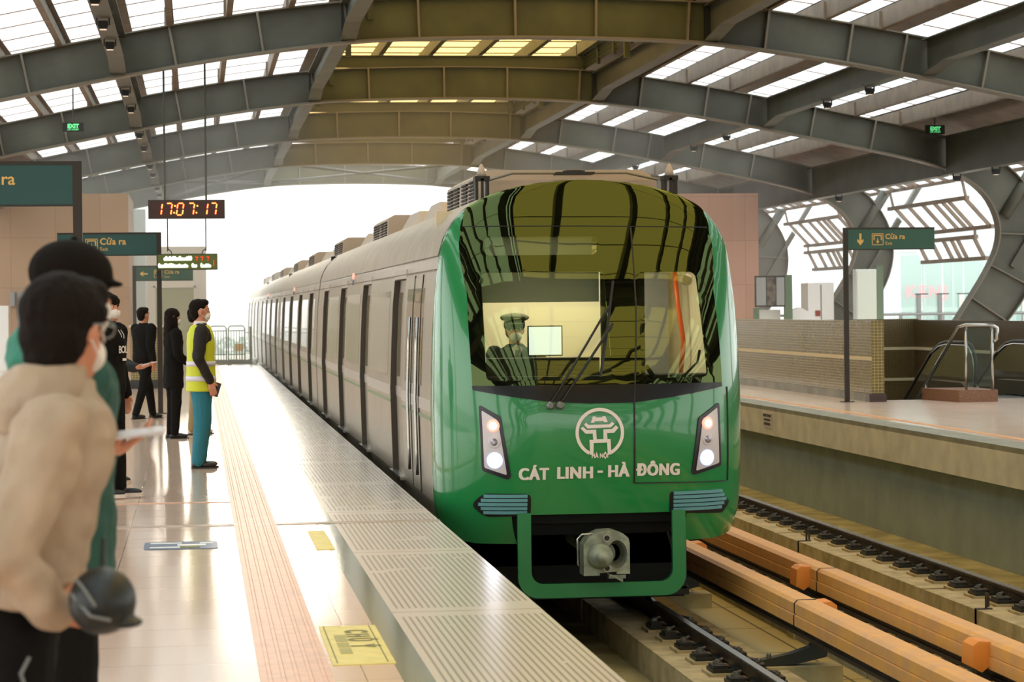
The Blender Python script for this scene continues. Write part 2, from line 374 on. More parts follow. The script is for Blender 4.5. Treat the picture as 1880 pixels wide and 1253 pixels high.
# mosaic parapets
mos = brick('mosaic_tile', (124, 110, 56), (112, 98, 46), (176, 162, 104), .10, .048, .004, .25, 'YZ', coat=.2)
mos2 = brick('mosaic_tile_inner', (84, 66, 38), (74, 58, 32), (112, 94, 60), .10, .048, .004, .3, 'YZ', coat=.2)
mosx = brick('mosaic_tile_end', (112, 98, 46), (98, 84, 38), (180, 162, 104), .06, .05, .004, .25, 'XZ', coat=.2)
def wall_thing(name, mb, mat, parts=()):
    w = struct(mb, name, mat); return w
w = struct(MB().box(10.7, 10.9, 37.3, 58, .13, 1.30), 'wall_parapet', mos)
struct(MB().box(10.69, 10.70, 37.29, 58, .66, .72), 'trim_11', 'line'); struct(MB().box(10.695, 10.9, 37.285, 37.3, .14, 1.295), 'trim_12', mosx)
struct(MB().box(10.66, 10.70, 37.5, 58, 0, .13), 'trim_13', 'skirting'); struct(MB().box(10.64, 10.92, 37.24, 37.5, 0, .13), 'trim_14', 'base_dark')
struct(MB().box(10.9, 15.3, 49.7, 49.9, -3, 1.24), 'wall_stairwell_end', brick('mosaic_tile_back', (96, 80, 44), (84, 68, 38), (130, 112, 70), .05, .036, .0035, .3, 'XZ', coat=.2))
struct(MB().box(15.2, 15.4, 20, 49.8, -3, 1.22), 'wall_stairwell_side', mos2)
struct(MB().box(15.185, 15.2, 20, 49.7, .58, .64).box(15.185, 15.2, 20, 49.7, -.08, -.02).box(10.9, 15.2, 49.685, 49.7, .58, .64).box(10.9, 15.2, 49.685, 49.7, -.08, -.02), 'trim_15', 'line')
struct(MB().box(10.9, 15.2, 37.9, 49.8, -3.2, -3.0), 'floor_stairwell', 'skirting')
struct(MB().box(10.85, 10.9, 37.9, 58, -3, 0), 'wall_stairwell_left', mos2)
# station blocks at the far end
struct(MB().box(-12, -1.69, 61, 66, 0, 4.55), 'wall_left_block', 'tan')
struct(MB().box(12.3, 14.5, 61, 66, 0, 4.48), 'wall_right_block', brick('tan_panels_right', (196, 150, 124), (184, 138, 114), (150, 116, 96), .95, 1.15, .006, .6, 'XZ', shift=(.1, .2, 0)))
struct(MB().box(-12, -1.42, 68, 69, 0, 4.45), 'wall_left_white', M('bluish_white_wall', (225, 238, 236), .6))
struct(MB().box(-5, .29, 75, 79, -.3, 3.58), 'wall_end', 'pale')
dr = struct(MB().box(-1.27, -.1, 74.93, 75.0, 0, 2.3), 'door_1', 'doorpaint')
MB().box(-1.33, -1.27, 74.9, 75, 0, 2.36).box(-.1, -.04, 74.9, 75, 0, 2.36).box(-1.33, -.04, 74.9, 75, 2.3, 2.36).build('door_frame', 'pale', dr)
MB().box(-.24, -.2, 74.88, 74.93, .95, 1.1).build('door_handle', 'grey', dr)
# ground of the city far below
struct(MB().box(-300, 400, -60, 700, -10.2, -10), 'floor_ground', 'ground')
# ================================================================ roof
CX = 5.2
GY = [37+10.8*k for k in range(-8, 5)]
INNER = [(0, 5.80), (1.4, 5.78), (2.85, 5.71), (4.6, 5.48), (6.35, 5.17), (8.1, 4.82), (9.6, 4.50), (10.4, 4.22), (10.95, 3.80), (11.22, 3.25), (11.2, 2.75), (10.95, 2.2), (10.5, 1.5), (10.05, .8), (9.7, 0.0)]
def catmull(P, n=4):
    out = []
    for i in range(len(P)-1):
        p0 = P[max(i-1, 0)]; p1 = P[i]; p2 = P[i+1]; p3 = P[min(i+2, len(P)-1)]
        for k in range(n):
            t = k/n
            out.append(tuple(.5*((2*p1[j])+(-p0[j]+p2[j])*t+(2*p0[j]-5*p1[j]+4*p2[j]-p3[j])*t*t+(-p0[j]+3*p1[j]-3*p2[j]+p3[j])*t**3) for j in range(len(p1))))
    out.append(P[-1]); return out
inn = catmull(INNER, 4)
def nrm(P, i):
    a = P[max(i-1, 0)]; b = P[min(i+1, len(P)-1)]; dx, dz = b[0]-a[0], b[1]-a[1]; L = math.hypot(dx, dz); return (-dz/L, dx/L)
DEPTH = .60
def depth_at(i):
    k = i/(len(inn)-1); return DEPTH if k < .5 else (DEPTH+.35*math.sin(PI*min(1, (k-.5)/.5)) if k < 1 else .3)
out_ = [(p[0]-nrm(inn, i)[0]*-depth_at(i), p[1]+nrm(inn, i)[1]*depth_at(i)) for i, p in enumerate(inn)]
def roof_z(dx):
    dx = abs(dx); return interp([(p[0], p[1]) for p in out_[:34] if True], dx)
def side_pts(P, sgn): return [(CX+sgn*p[0], p[1]) for p in P]
def ribbon(mb, path, Y, w, t):
    """flange: path in (x,z), width w in Y, thickness t along the path normal"""
    rings = []
    for i, p in enumerate(path):
        nx, nz = nrm(path, i)
        rings.append([(p[0], Y-w/2, p[1]), (p[0], Y+w/2, p[1]), (p[0]+nx*t, Y+w/2, p[1]+nz*t), (p[0]+nx*t, Y-w/2, p[1]+nz*t)])
    mb.loft(rings)
STIF = [0, 1.4, 2.72, 3.9, 5.1, 6.2, 7.55, 8.75]
iMID = max(i for i, p in enumerate(inn) if p[0] <= 2.86 and i < 20)
def make_girder(label, group):
    g = thing('roof_girder', (0, 0, 0), label, 'roof girder', group)
    # centre segment
    full_in = side_pts(inn, -1)[::-1]+side_pts(inn, 1)[1:]; full_out = side_pts(out_, -1)[::-1]+side_pts(out_, 1)[1:]
    n = len(inn); a, b = n-1-iMID, n-1+iMID
    st = MB()
    def web(i0, i1, name, mat):
        m = MB(); rings = [[(full_in[i][0], -.01, full_in[i][1]), (full_in[i][0], .01, full_in[i][1]), (full_out[i][0], .01, full_out[i][1]), (full_out[i][0], -.01, full_out[i][1])] for i in range(i0, i1+1)]
        m.loft(rings)
        for sgn in (-1, 1):
            for s in STIF:
                if s == 0 and sgn > 0: continue
                x = CX+sgn*s
                idx = [i for i in range(i0, i1) if (full_in[i][0]-x)*(full_in[i+1][0]-x) <= 0 and full_in[i][1] > 4.4]
                if not idx: continue
                i = idx[0]; p, q = full_in[i], full_out[i]
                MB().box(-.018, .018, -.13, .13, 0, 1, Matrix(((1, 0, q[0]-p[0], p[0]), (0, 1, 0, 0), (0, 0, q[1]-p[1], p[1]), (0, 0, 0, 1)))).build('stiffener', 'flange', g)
            for fi in (38, 43, 47, 51):
                i = n-1+sgn*fi
                if i0 <= i <= i1:
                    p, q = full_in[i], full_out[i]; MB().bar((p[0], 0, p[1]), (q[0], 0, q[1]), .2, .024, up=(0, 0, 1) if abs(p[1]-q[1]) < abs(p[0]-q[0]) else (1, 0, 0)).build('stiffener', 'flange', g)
        o = m.build(name, mat, g)
        return o
    web(a, b, 'centre_web', 'steel_mid'); web(0, a, 'side_web', 'steel'); web(b, 2*n-2, 'side_web', 'steel')
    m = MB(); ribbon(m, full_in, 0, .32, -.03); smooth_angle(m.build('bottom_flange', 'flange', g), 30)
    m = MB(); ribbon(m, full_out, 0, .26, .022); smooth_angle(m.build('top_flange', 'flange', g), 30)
    for sgn in (-1, 1):
        x0 = CX+sgn*2.85
        MB().box(x0-.10 if sgn > 0 else x0-.10, x0+.10, -.11, .11, 5.72, 6.3).build('splice_plate', 'dark', g)
        # struts from the eaves back down to the column
        MB().tube([(CX+sgn*12.1, 0, 4.5), (CX+sgn*11.35, 0, 3.35)], .13, 12).build('strut', 'steel', g, smooth=True)
        MB().bar((CX+sgn*12.9, 0, 4.55), (CX+sgn*11.5, 0, 2.3), .2, .12).build('strut', 'steel', g)
    return g
ordn = ['first', 'second', 'third', 'fourth', 'fifth']
g0 = make_girder('curved grey steel roof girder crossing nearest above the train, first from the camera', 'arched roof girders')
g0.location = (0, 37, 0)
glabels = ['roof girder arching second from the camera, green exit signs hanging before it', 'roof girder arching third from the camera, above the train carriages', 'roof girder arching fourth from the camera, low over the white opening', 'last roof girder at the far open end, thin cross bracing in front of it']
for k in range(1, 5): dup(g0, (0, 37+10.8*k, 0), 0, glabels[k-1])
for k in range(1, 9): dup(g0, (0, 37-10.8*k, 0), 0, 'roof girder overhead near the camera, seen only as a reflection in the train glass')
# longitudinal main beams between girders
RY0, RY1 = -49.4, 80.2
def ibeam(mb, x, y0, y1, zb, zt, w, tw=.02, tf=.025):
    mb.box(x-tw/2, x+tw/2, y0, y1, zb, zt); mb.box(x-w/2, x+w/2, y0, y1, zb-tf, zb); mb.box(x-w/2, x+w/2, y0, y1, zt, zt+tf)
mains = {-10.1: 'left edge', -6.35: 'left inner', -2.85: 'left centre', 2.85: 'right centre', 6.35: 'right inner', 10.1: 'right edge'}
MAINLAB = {-10.1: 'long steel beam along the left eaves of the roof', -6.35: 'long steel beam carrying floodlights over the left platform', -2.85: 'long steel beam left of the olive centre bays', 2.85: 'long steel beam right of the olive centre bays', 6.35: 'long steel beam over the far track with small lamps', 10.1: 'long steel beam along the right eaves above the curved columns'}
for dx, nm in mains.items():
    m = MB(); zt = roof_z(dx)-.02; zb = zt-.56 if abs(dx) < 9 else zt-.75
    for k in range(len(GY)-1):
        y0, y1 = GY[k]+.13, GY[k+1]-.13
        # haunched ends that drop to the girder's bottom flange
        if abs(dx) < 9:
            m.prism([(y0, zb), (y0+.1, zb), (y0+1.2, zb+.14), (y1-1.2, zb+.14), (y1, zb), (y1, zt), (y0, zt)], 'X', CX+dx-.012, CX+dx+.012)
            for (a, za), (b, zb_) in (((y0, zb), (y0+1.2, zb+.14)), ((y0+1.2, zb+.14), (y1-1.2, zb+.14)), ((y1-1.2, zb+.14), (y1, zb))):
                m.bar((CX+dx, a, za), (CX+dx, b, zb_), .24, .025)
            m.box(CX+dx-.12, CX+dx+.12, y0, y1, zt-.02, zt)
        else: ibeam(m, CX+dx, y0, y1, zb, zt, .26)
    tag(m.build('main_beam', 'steel'), MAINLAB[dx], 'roof beam', 'long roof beams')
# purlins and translucent sheets
def bay(x0s, side):
    pass
PURL = []
for sgn in (-1, 1):
    for dx in (3.75, 4.7, 5.6, 7.25, 8.2, 9.15):
        PURL.append(sgn*dx)
for dx in PURL:
    zt = roof_z(dx)+.34; m = MB(); x = CX+dx
    m.box(x-.012, x+.012, RY0, RY1, zt-.32, zt); m.box(x-.012, x+.08, RY0, RY1, zt-.33, zt-.315); m.box(x-.012, x+.08, RY0, RY1, zt-.015, zt)
    for y in GY[7:]: m.box(x-.05, x+.01, y-.16, y+.16, zt-.34, zt-.05)
    where = 'over the left platform' if dx < 0 else 'over the right-hand track'
    tag(m.build('purlin', 'purlin'), 'slim tan roof purlin running along the station '+where, 'purlin', 'purlins '+where)
# roof sheets: left & right slopes, with opaque margins; panels between purlins
def sheet(xs, name, mat, label, group, yy=(RY0, RY1)):
    m = MB()
    for x0, x1 in xs:
        k = max(1, int((x1-x0)/.6))
        for j in range(k):
            a = x0+(x1-x0)*j/k; b = x0+(x1-x0)*(j+1)/k
            za = roof_z(a-CX)+.35; zb = roof_z(b-CX)+.35
            m.add([(a, yy[0], za), (b, yy[0], zb), (b, yy[1], zb), (a, yy[1], za), (a, yy[0], za+.012), (b, yy[0], zb+.012), (b, yy[1], zb+.012), (a, yy[1], za+.012)],
                  [(0, 1, 2, 3), (7, 6, 5, 4), (0, 4, 5, 1), (2, 6, 7, 3), (1, 5, 6, 2), (0, 3, 7, 4)])
    o = m.build(name, mat); o['kind'] = 'structure'; return o
sheet([(CX-9.15, CX-6.5), (CX-6.2, CX-3.0)], 'ceiling_left_sheets', 'panel', '', '')
edges = [3.75, 4.7, 5.6, 6.2]; edges2 = [6.5, 7.25, 8.2, 9.15]
sheet([(CX+a+.02, CX+b-.0) for E_ in (edges, edges2) for a, b in zip(E_, E_[1:])], 'ceiling_right_sheets', 'panel', '', '')
sheet([(CX-10.6, CX-9.15), (CX+2.7, CX+3.75), (CX-3.0, CX-2.7), (CX-6.5, CX-6.2), (CX+6.2, CX+6.5), (CX+9.15, CX+10.7)], 'ceiling_opaque', 'purlin', '', '')
# seams across the sheets
m = MB(); y = RY0
while y < RY1:
    for a, b in ((-9.15, -6.5), (-6.2, -3.0), (3.75, 6.2), (6.5, 9.15)):
        k = 5
        for j in range(k):
            x0 = a+(b-a)*j/k; x1 = a+(b-a)*(j+1)/k
            m.bar((CX+x0, y, roof_z(x0)+.335), (CX+x1, y, roof_z(x1)+.335), .022, .015)
    y += 1.5
struct(m, 'trim_16', 'panel_seam')
# raised centre monitor with yellow sheets
MZ = 6.98
m = MB(); m.add([(CX-2.5, RY0, MZ-.06), (CX, RY0, MZ+.06), (CX, RY1-11, MZ+.06), (CX-2.5, RY1-11, MZ-.06)], [(0, 1, 2, 3)]).add([(CX+2.5, RY0, MZ-.06), (CX, RY0, MZ+.06), (CX, RY1-11, MZ+.06), (CX+2.5, RY1-11, MZ-.06)], [(3, 2, 1, 0)])
struct(m, 'ceiling_centre_sheets', 'panel_yellow')
for j in range(6):
    x = CX-2.5+j*1.0
    tag(MB().box(x-.05, x+.05, RY0, RY1-11, MZ-.32, MZ-.09).build('purlin', 'steel_mid'), 'olive purlin under the yellow centre roof sheets', 'purlin', 'purlins under the yellow centre roof')
m = MB(); y = RY0
while y < RY1-11: m.box(CX-2.5, CX+2.5, y, y+.025, MZ-.1, MZ-.08); y += 1.1
struct(m, 'trim_17', 'steel_mid')
for sgn, nm in ((-1, 'left'), (1, 'right')):
    m = MB()
    for k in range(7):
        z = 6.42+k*.08
        m.bar((CX+sgn*2.62, RY0, z), (CX+sgn*2.62, RY1-11, z), .07, .02, up=(sgn*.7, 0, .7))
    y = RY0
    while y < RY1-11: m.box(CX+sgn*2.6-.03, CX+sgn*2.6+.03, y, y+.06, 6.3, 6.95); y += 1.8
    tag(m.build('roof_louvre', 'steel_mid'), 'olive louvred side of the raised centre roof on its '+nm, 'louvre', 'louvres of the raised centre roof')
for i, y in enumerate([g for g in GY if g < 70]+[g+5.4 for g in GY if g < 60]):
    m = MB(); m.box(CX-2.6, CX+2.6, y-.008, y+.008, 6.42, 6.62).box(CX-2.6, CX+2.6, y-.07, y+.07, 6.40, 6.42).box(CX-2.6, CX+2.6, y-.07, y+.07, 6.62, 6.64)
    for s_ in (-2.5, 2.5): m.box(CX+s_-.05, CX+s_+.05, y-.05, y+.05, 6.3 if i < 7 else 6.05, 6.95)
    tag(m.build('monitor_frame', 'steel_mid'), 'small olive cross frame holding up the yellow centre roof', 'roof frame', 'frames of the yellow centre roof')
# cross bracing near the far end
m = MB()
for a, b in (((-.9, 69.6), (2.35, 80)), ((2.35, 69.6), (-.9, 80)), ((2.5, 69.6), (7.9, 80)), ((7.9, 69.6), (2.5, 80)), ((8.2, 69.6), (11.4, 80)), ((11.4, 69.6), (8.2, 80))):
    m.tube([(a[0], a[1], roof_z(a[0]-CX)-.5), (b[0], b[1], roof_z(b[0]-CX)-.5)], .045, 8)
    tag(m.build('brace_rod', 'steel', smooth=True), 'pale steel brace rod crossing below the roof at the far opening', 'brace', 'cross bracing at the far opening'); m = MB()
# side glazing at the eaves: window bands on both sides
def eaves(sgn):
    for k in range(7, len(GY)-1):
        w = thing('eaves_window', (0, 0, 0), 'row of white eaves windows in brown frames beyond the '+('curved right columns' if sgn > 0 else 'left columns'), 'window', 'eaves windows '+('right' if sgn > 0 else 'left'))
        for (xa, za, xb, zb, tier) in ((11.2, 4.72, 12.0, 4.38, 0), (12.1, 3.95, 12.7, 3.3, 1), (12.7, 3.1, 12.95, 2.6, 2)):
            if tier and sgn < 0: continue
            y0, y1 = GY[k], GY[k+1]
            if tier: y0 = GY[k+1]-(6.2 if tier == 1 else 5.0)
            A = Vector((CX+sgn*xa, 0, za)); B = Vector((CX+sgn*xb, 0, zb)); fr = MB(); gl = MB(); yy = y0+.2; ii = 0
            seq = [1.1, .35, .5, .8, 1.0, 1.0, .9]
            for q in (A, B): fr.bar((q.x, y0, q.z), (q.x, y1, q.z), .09, .09)
            if tier:
                for yh in (y0+.1, y1-.4): fr.bar((A.x, yh, A.z), (A.x-sgn*(.1 if tier == 1 else 0), yh, A.z+(.45 if tier == 1 else .25)), .05, .05, up=(1, 0, 0))
            while yy < y1-.3:
                wd = seq[ii % len(seq)]; ii += 1
                fr.bar((A.x, yy, A.z), (B.x, yy, B.z), .06, .08)
                e_ = min(yy+wd-.08, y1)
                gl.add([(A.x, yy+.1, A.z), (A.x, e_, A.z), (B.x, e_, B.z), (B.x, yy+.1, B.z)], [(0, 1, 2, 3)])
                yy += wd+.12
            fr.build('frame', 'purlin', w); gl.build('pane', 'panel', w)
eaves(1); eaves(-1)
# brown wind boards between side columns under the eaves
for sgn in (-1, 1):
    m = MB()
    for k in range(5, len(GY)-1):
        m.box(CX+sgn*10.95-.02, CX+sgn*10.95+.02, GY[k]+.1, GY[k+1]-.1, 4.35, 4.75)
    tag(m.build('eaves_beam', 'steel'), 'deep grey beam along the eaves on the '+('right, behind the exit sign' if sgn > 0 else 'left above the waiting people'), 'roof beam', 'eaves beams')
# floodlights clamped to beams
def floodlight(label, group):
    f = thing('floodlight', (0, 0, 0), label, 'lamp', group)
    MB().box(-.10, .10, -.09, .09, -.16, -.03).box(-.08, .08, -.12, .12, -.20, -.16).build('housing', 'dark', f)
    MB().box(-.07, .07, -.10, .10, -.205, -.2).build('lens', 'floodlens', f)
    MB().box(-.14, -.11, -.03, .03, -.12, .08).box(.11, .14, -.03, .03, -.12, .08).box(-.2, .2, -.03, .03, .06, .09).build('bracket', 'dark', f)
    MB().tube([(.12, 0, .05), (.2, .2, .16), (.1, .5, .2), (0, .9, .24)], .012, 6).build('cable', 'cable', f)
    return f
fl = None
FS = .62
for y in (28.5, 31, 33.4, 40.6, 44, 50.5, 54.6, 61.5, 65.2, 72.5, 76.5):
    loc = (CX-6.35, y, roof_z(-6.35)-.47)
    lab = 'dark clamped floodlight under the beam over the left platform'
    if fl is None: fl = floodlight(lab, 'floodlights over the left platform'); fl.location = loc; fl.scale = (FS, FS, FS)
    else: dup(fl, loc, 0, lab)
for y in (30.5, 40.2, 43, 51.5, 55.0, 62.5, 66, 73):
    dup(fl, (CX+6.35+.0, y, roof_z(6.35)-.47), 0, 'dark clamped floodlight under the beam over the far track', 'floodlights over the far track')
for y in (34.2, 44.6, 47, 56, 66): dup(fl, (CX+10.1, y, roof_z(10.1)-.82), 0, 'dark clamped floodlight beside the right eaves beam', 'floodlights by the right eaves')
# ================================================================ metro train
TX = 3.26; YB = 20.1
HW = [(-.37, 1.2), (-.25, 1.26), (0, 1.305), (.8, 1.32), (1.58, 1.29), (2.0, 1.24), (2.16, 1.20), (2.3, 1.12), (2.41, 1.02), (2.5, .87), (2.58, .64), (2.63, .38), (2.66, .02)]
DC = [(-.37, .62), (0, .74), (.4, .8), (.9, .78), (1.3, .68), (1.8, .48), (2.2, .28), (2.45, .13), (2.66, .0)]
HW = catmull(HW, 3); DC = catmull(DC, 3)
def hw(z): return max(.01, interp(HW, z))
def nose(a, z, off=0.0):
    sa = math.sin(a); x = hw(z)*sa; r = min(1, abs(sa))
    y = YB-max(0, interp(DC, z))*max(0.0, 1-r**4)**.5
    return Vector((TX+x, y, z))
def nose_n(a, z):
    e = .01; a = max(-1.5, min(1.5, a)); z = max(-.36, min(2.6, z))
    u = nose(a+e, z)-nose(a-e, z); v = nose(a, z+e)-nose(a, z-e); n = u.cross(v)
    if n.length < 1e-9: return Vector((0, -1, 0))
    return n.normalized()
def xz2a(x, z): return math.asin(max(-1, min(1, x/hw(z))))
def on_nose(x, z, off=0.0):
    a = xz2a(x, z); return nose(a, z)+nose_n(a, z)*off
def inside(p, poly):
    c = False; n = len(poly); j = n-1
    for i in range(n):
        if (poly[i][1] > p[1]) != (poly[j][1] > p[1]) and p[0] < (poly[j][0]-poly[i][0])*(p[1]-poly[i][1])/(poly[j][1]-poly[i][1])+poly[i][0]: c = not c
        j = i
    return c
def densify(poly, d):
    out = []
    for i in range(len(poly)):
        a, b = poly[i], poly[(i+1) % len(poly)]; L = math.dist(a, b); k = max(1, int(L/d))
        for j in range(k): out.append((a[0]+(b[0]-a[0])*j/k, a[1]+(b[1]-a[1])*j/k))
    return out
def rounded(poly, r, n=5):
    out = []; N_ = len(poly)
    for i in range(N_):
        p0, p1, p2 = Vector(poly[i-1]), Vector(poly[i]), Vector(poly[(i+1) % N_])
        a = (p0-p1).normalized(); b = (p2-p1).normalized(); rr = min(r, (p0-p1).length*.45, (p2-p1).length*.45)
        s_, e_ = p1+a*rr, p1+b*rr
        for k in range(n+1):
            t = k/n; q = s_*(1-t)**2+p1*2*t*(1-t)+e_*t*t; out.append((q.x, q.y))
    return out
def conform(name, outer, holes, mat, parent, off=0.0, thick=0.0, grid=.09, space='xz', smooth=True):
    """a sheet that follows the nose, bounded by outer with holes (x,z relative to the train's centre line)"""
    polys = [densify(outer, .07)]+[densify(h, .07) for h in holes]
    if space == 'xz': P2 = [[(xz2a(x, z), z) for x, z in p] for p in polys]
    else: P2 = polys
    vs = []; es = []
    for p in P2:
        n = len(vs); vs += [Vector(q) for q in p]; es += [(n+i, n+(i+1) % len(p)) for i in range(len(p))]
    ua = [q[0] for q in P2[0]]; uz = [q[1] for q in P2[0]]
    a = min(ua)
    while a < max(ua):
        z = min(uz)
        while z < max(uz):
            q = (a+.013, z+.017)
            if inside(q, P2[0]) and not any(inside(q, h) for h in P2[1:]): vs.append(Vector(q))
            z += grid
        a += grid
    r = delaunay_2d_cdt(vs, es, [], 0, 1e-5); V2, F2 = r[0], r[2]
    fs = []
    for f in F2:
        c = sum((V2[i] for i in f), Vector((0, 0)))/len(f)
        if inside(c, P2[0]) and not any(inside(c, h) for h in P2[1:]): fs.append(tuple(f))
    m = MB(); pts = [nose(v.x, v.y) for v in V2]; ns = [nose_n(v.x, v.y) for v in V2]
    m.add([p+n*off for p, n in zip(pts, ns)], fs)
    if thick:
        k = len(pts); m.add([p+n*(off-thick) for p, n in zip(pts, ns)], [f[::-1] for f in fs])
        cnt = {}
        for f in fs:
            for i in range(len(f)):
                e_ = (f[i], f[(i+1) % len(f)]); cnt[tuple(sorted(e_))] = cnt.get(tuple(sorted(e_)), [])+[e_]
        for v_ in cnt.values():
            if len(v_) == 1: i, j = v_[0]; m.f.append((j, i, i+k, j+k))
    o = m.build(name, mat, parent)
    if smooth: smooth_angle(o, 40)
    return o
train = thing('metro_train', (0, 0, 0), 'green-nosed silver metro train coming in beside the platform, headlamps lit', 'train')
# --- the nose
H_ = 1.5707
def qa(x, z): return (xz2a(x, z), z)
outer = [(-H_, -.2), (-1.3, -.33), (-1.0, -.365), (-.60, -.365), (-.60, -.12), (.60, -.12), (.60, -.365), (1.0, -.365), (1.3, -.33), (H_, -.2), (H_, 2.655), (0, 2.658), (-H_, 2.655)]
WL = [(-1.06, 2.42), (-1.07, 2.2), (-1.045, 1.7), (-1.03, .905), (-.79, .86), (-.45, .81), (-.1, .787), (.27, .79), (.6, .83), (1.05, .905), (1.03, 1.7), (1.045, 2.2), (1.04, 2.42)]
# black glass mask runs from its lower edge up over the roof
maskp = [qa(*p) for p in densify(WL[1:-1]+[(1.05, 2.2)][:0], .12)]
low = [qa(*p) for p in WL[1:-1]]
maskA = low+[(1.28, 2.36), (1.565, 2.45), (1.565, 2.65), (0.0, 2.654), (-1.565, 2.65), (-1.565, 2.45), (-1.28, 2.36)]
shell = conform('nose_shell', outer, [maskA], 'green', train, 0, .03, space='a')
conform('lower_band', [qa(*p) for p in densify([(-1.035, .94), (-1.03, .905), (-.79, .86), (-.45, .81), (-.1, .787), (.27, .79), (.6, .83), (1.05, .905), (1.045, .94)], .07)], [], 'frit', train, .0065, .0, space='a')
winL = rounded([(-.93, 1.875), (-.925, .98), (.10, .975), (.09, 1.875)], .05)
winR = rounded([(.365, 1.865), (.345, .99), (.92, .985), (.885, 1.865)], .06)
winT = rounded([(-.885, 2.175), (-.88, 2.01), (.04, 2.01), (.07, 2.17)], .04)
conform('windscreen_mask', maskA, [[qa(*p) for p in densify(w_, .07)] for w_ in (winL, winR, winT)], 'blackglass', train, .004, .02, space='a')
for nm, w_ in (('windscreen', winL), ('windscreen', winR), ('destination_window', winT)):
    conform(nm, [qa(*p) for p in densify(w_, .07)], [], 'windshield', train, .003, .0, space='a')
# dark seam lines of the emergency door and the cap
def seam(pts, name='door_seam', w=.010, mat='black'):
    m = MB()
    for a, b in zip(pts, pts[1:]):
        k = max(1, int(math.dist(a, b)/.06))
        for j in range(k):
            p = [a[0]+(b[0]-a[0])*t for t in (j/k, (j+1)/k)]; q = [a[1]+(b[1]-a[1])*t for t in (j/k, (j+1)/k)]
            m.bar(on_nose(p[0], q[0], .002), on_nose(p[1], q[1], .002), w, .008)
    return m.build(name, mat, train)
seam([(.36, 2.24), (.34, 1.6), (.275, .787), (.272, .13), (1.10, .12), (1.10, .90)], 'door_seam', .013)
seam([(-1.05, 2.26), (-.05, 2.255), (1.03, 2.24)], 'cap_seam', .012)
# headlamps
def headlamp(s, out, inn_, lamps_):
    h = conform('headlight', out, [], 'lampframe', train, .012, .02)
    conform('lamp_panel', inn_, [], 'lampglass', h, .018, .0)
    for (x, z, r, mat, halo, nm) in lamps_:
        c = on_nose(x, z, .016); n = nose_n(xz2a(x, z), z); rot = Vector((0, 0, 1)).rotation_difference(n).to_matrix()
        def disc(r0, r1, h0, mat, nm2):
            m = MB(); rings = [[c+rot @ Vector((rr*math.cos(2*PI*k/24), rr*math.sin(2*PI*k/24), hh)) for k in range(24)] for rr, hh in ((r1, -.01), (r1, h0), (r0, h0+.004))]
            m.loft(rings); return m.build(nm2, mat, h, smooth=False)
        disc(r*.85, r, .006, halo, 'lamp_bowl')
        disc(r*.25, r*.62, .012, mat, nm)
lampL = [(-.875, .615, .052, 'lamp_r', 'lamp_rh', 'marker_lamp'), (-.868, .483, .05, 'lens', 'lampglass', 'dipped_lamp'), (-.865, .335, .066, 'lamp_w', 'lamp_halo', 'main_lamp')]
lampR = [(.893, .607, .052, 'lamp_r', 'lamp_rh', 'marker_lamp'), (.89, .475, .05, 'lens', 'lampglass', 'dipped_lamp'), (.886, .325, .066, 'lamp_w', 'lamp_halo', 'main_lamp')]
headlamp(-1, rounded([(-.985, .785), (-.82, .69), (-.74, .2), (-.76, .175), (-.965, .25)], .02), rounded([(-.962, .742), (-.84, .66), (-.77, .215), (-.945, .275)], .015), lampL)
headlamp(1, rounded([(1.01, .775), (1.025, .25), (.775, .185), (.755, .205), (.82, .655)], .02), rounded([(.985, .735), (1.0, .275), (.79, .22), (.85, .64)], .015), lampR)
# lit headlamps throw their own light
for sx_ in (-.865, .886):
    p = on_nose(sx_, .33, .12)
    l = lamp('headlamp_light', 'SPOT', p, 7, (.72, .83, 1), .05); l.data.spot_size = math.radians(150); l.data.spot_blend = .6
    l.rotation_euler = (math.radians(88), 0, math.radians(180)); l.parent = train
# lower grilles
def bumper(pts, x0, x1):
    g = conform('bumper_grille', pts, [], 'black', train, .006, .02)
    xs0 = min(p[0] for p in pts); xs1 = max(p[0] for p in pts)
    for k in range(5):
        z = -.095+k*.034; 
        ins = .045+.04*abs(k-2)/2
        a, b = (xs0+(ins if x0 < 0 else .03), xs1-(.03 if x0 < 0 else ins))
        m = MB(); n = 10
        for j in range(n):
            m.bar(on_nose(a+(b-a)*j/n, z, .014), on_nose(a+(b-a)*(j+1)/n, z, .014), .02, .026)
        m.build('louvre', 'teal_grille' if k % 2 == 0 else 'teal_grille', g)
bumper(rounded([(-1.05, -.04), (-.96, .06), (-.575, .055), (-.575, -.125), (-.94, -.135)], .05), -1, 1)
bumper(rounded([(.575, .05), (1.04, .02), (1.13, -.06), (1.06, -.15), (.575, -.125)], .03), 1, 1)
# lettering and badge on the nose, following its surface
def nose_text(body, size, cx_, cz, name, parent=train, bold=0.0, spacing=1.0, mat='decal', slope=0.0, sx=1.0, **k):
    vs, fs = text_mesh(body, size, bold=bold, spacing=spacing, **k); m = MB()
    m.add([on_nose(cx_+v.x*sx, cz+v.y+slope*v.x, .008) for v in vs], fs)
    return m.build(name, mat, parent)
def word(body, x0, x1, z0, h, parent=None, size=.13, bold=0.0):
    vs, fs = text_mesh(body, size, bold=bold, align='LEFT', spacing=1.12); a = min(v.x for v in vs); b = max(v.x for v in vs); k = (x1-x0)/(b-a); H1 = size*.73; m = MB()
    for i, (dx, dz) in enumerate(((-.007, -.002), (-.007, .003), (-.0035, 0), (0, -.002), (0, .003), (.0035, 0), (.007, -.002), (.007, .003))): m.add([on_nose(x0+(v.x-a)*k+dx, z0+v.y*h/H1+dz, .008+i*.0003) for v in vs], fs)
    return m.build('lettering', 'decal', parent)
lt = word('CÁT', -.672, -.44, .175, .098, train); lt.name = 'line_name_lettering'
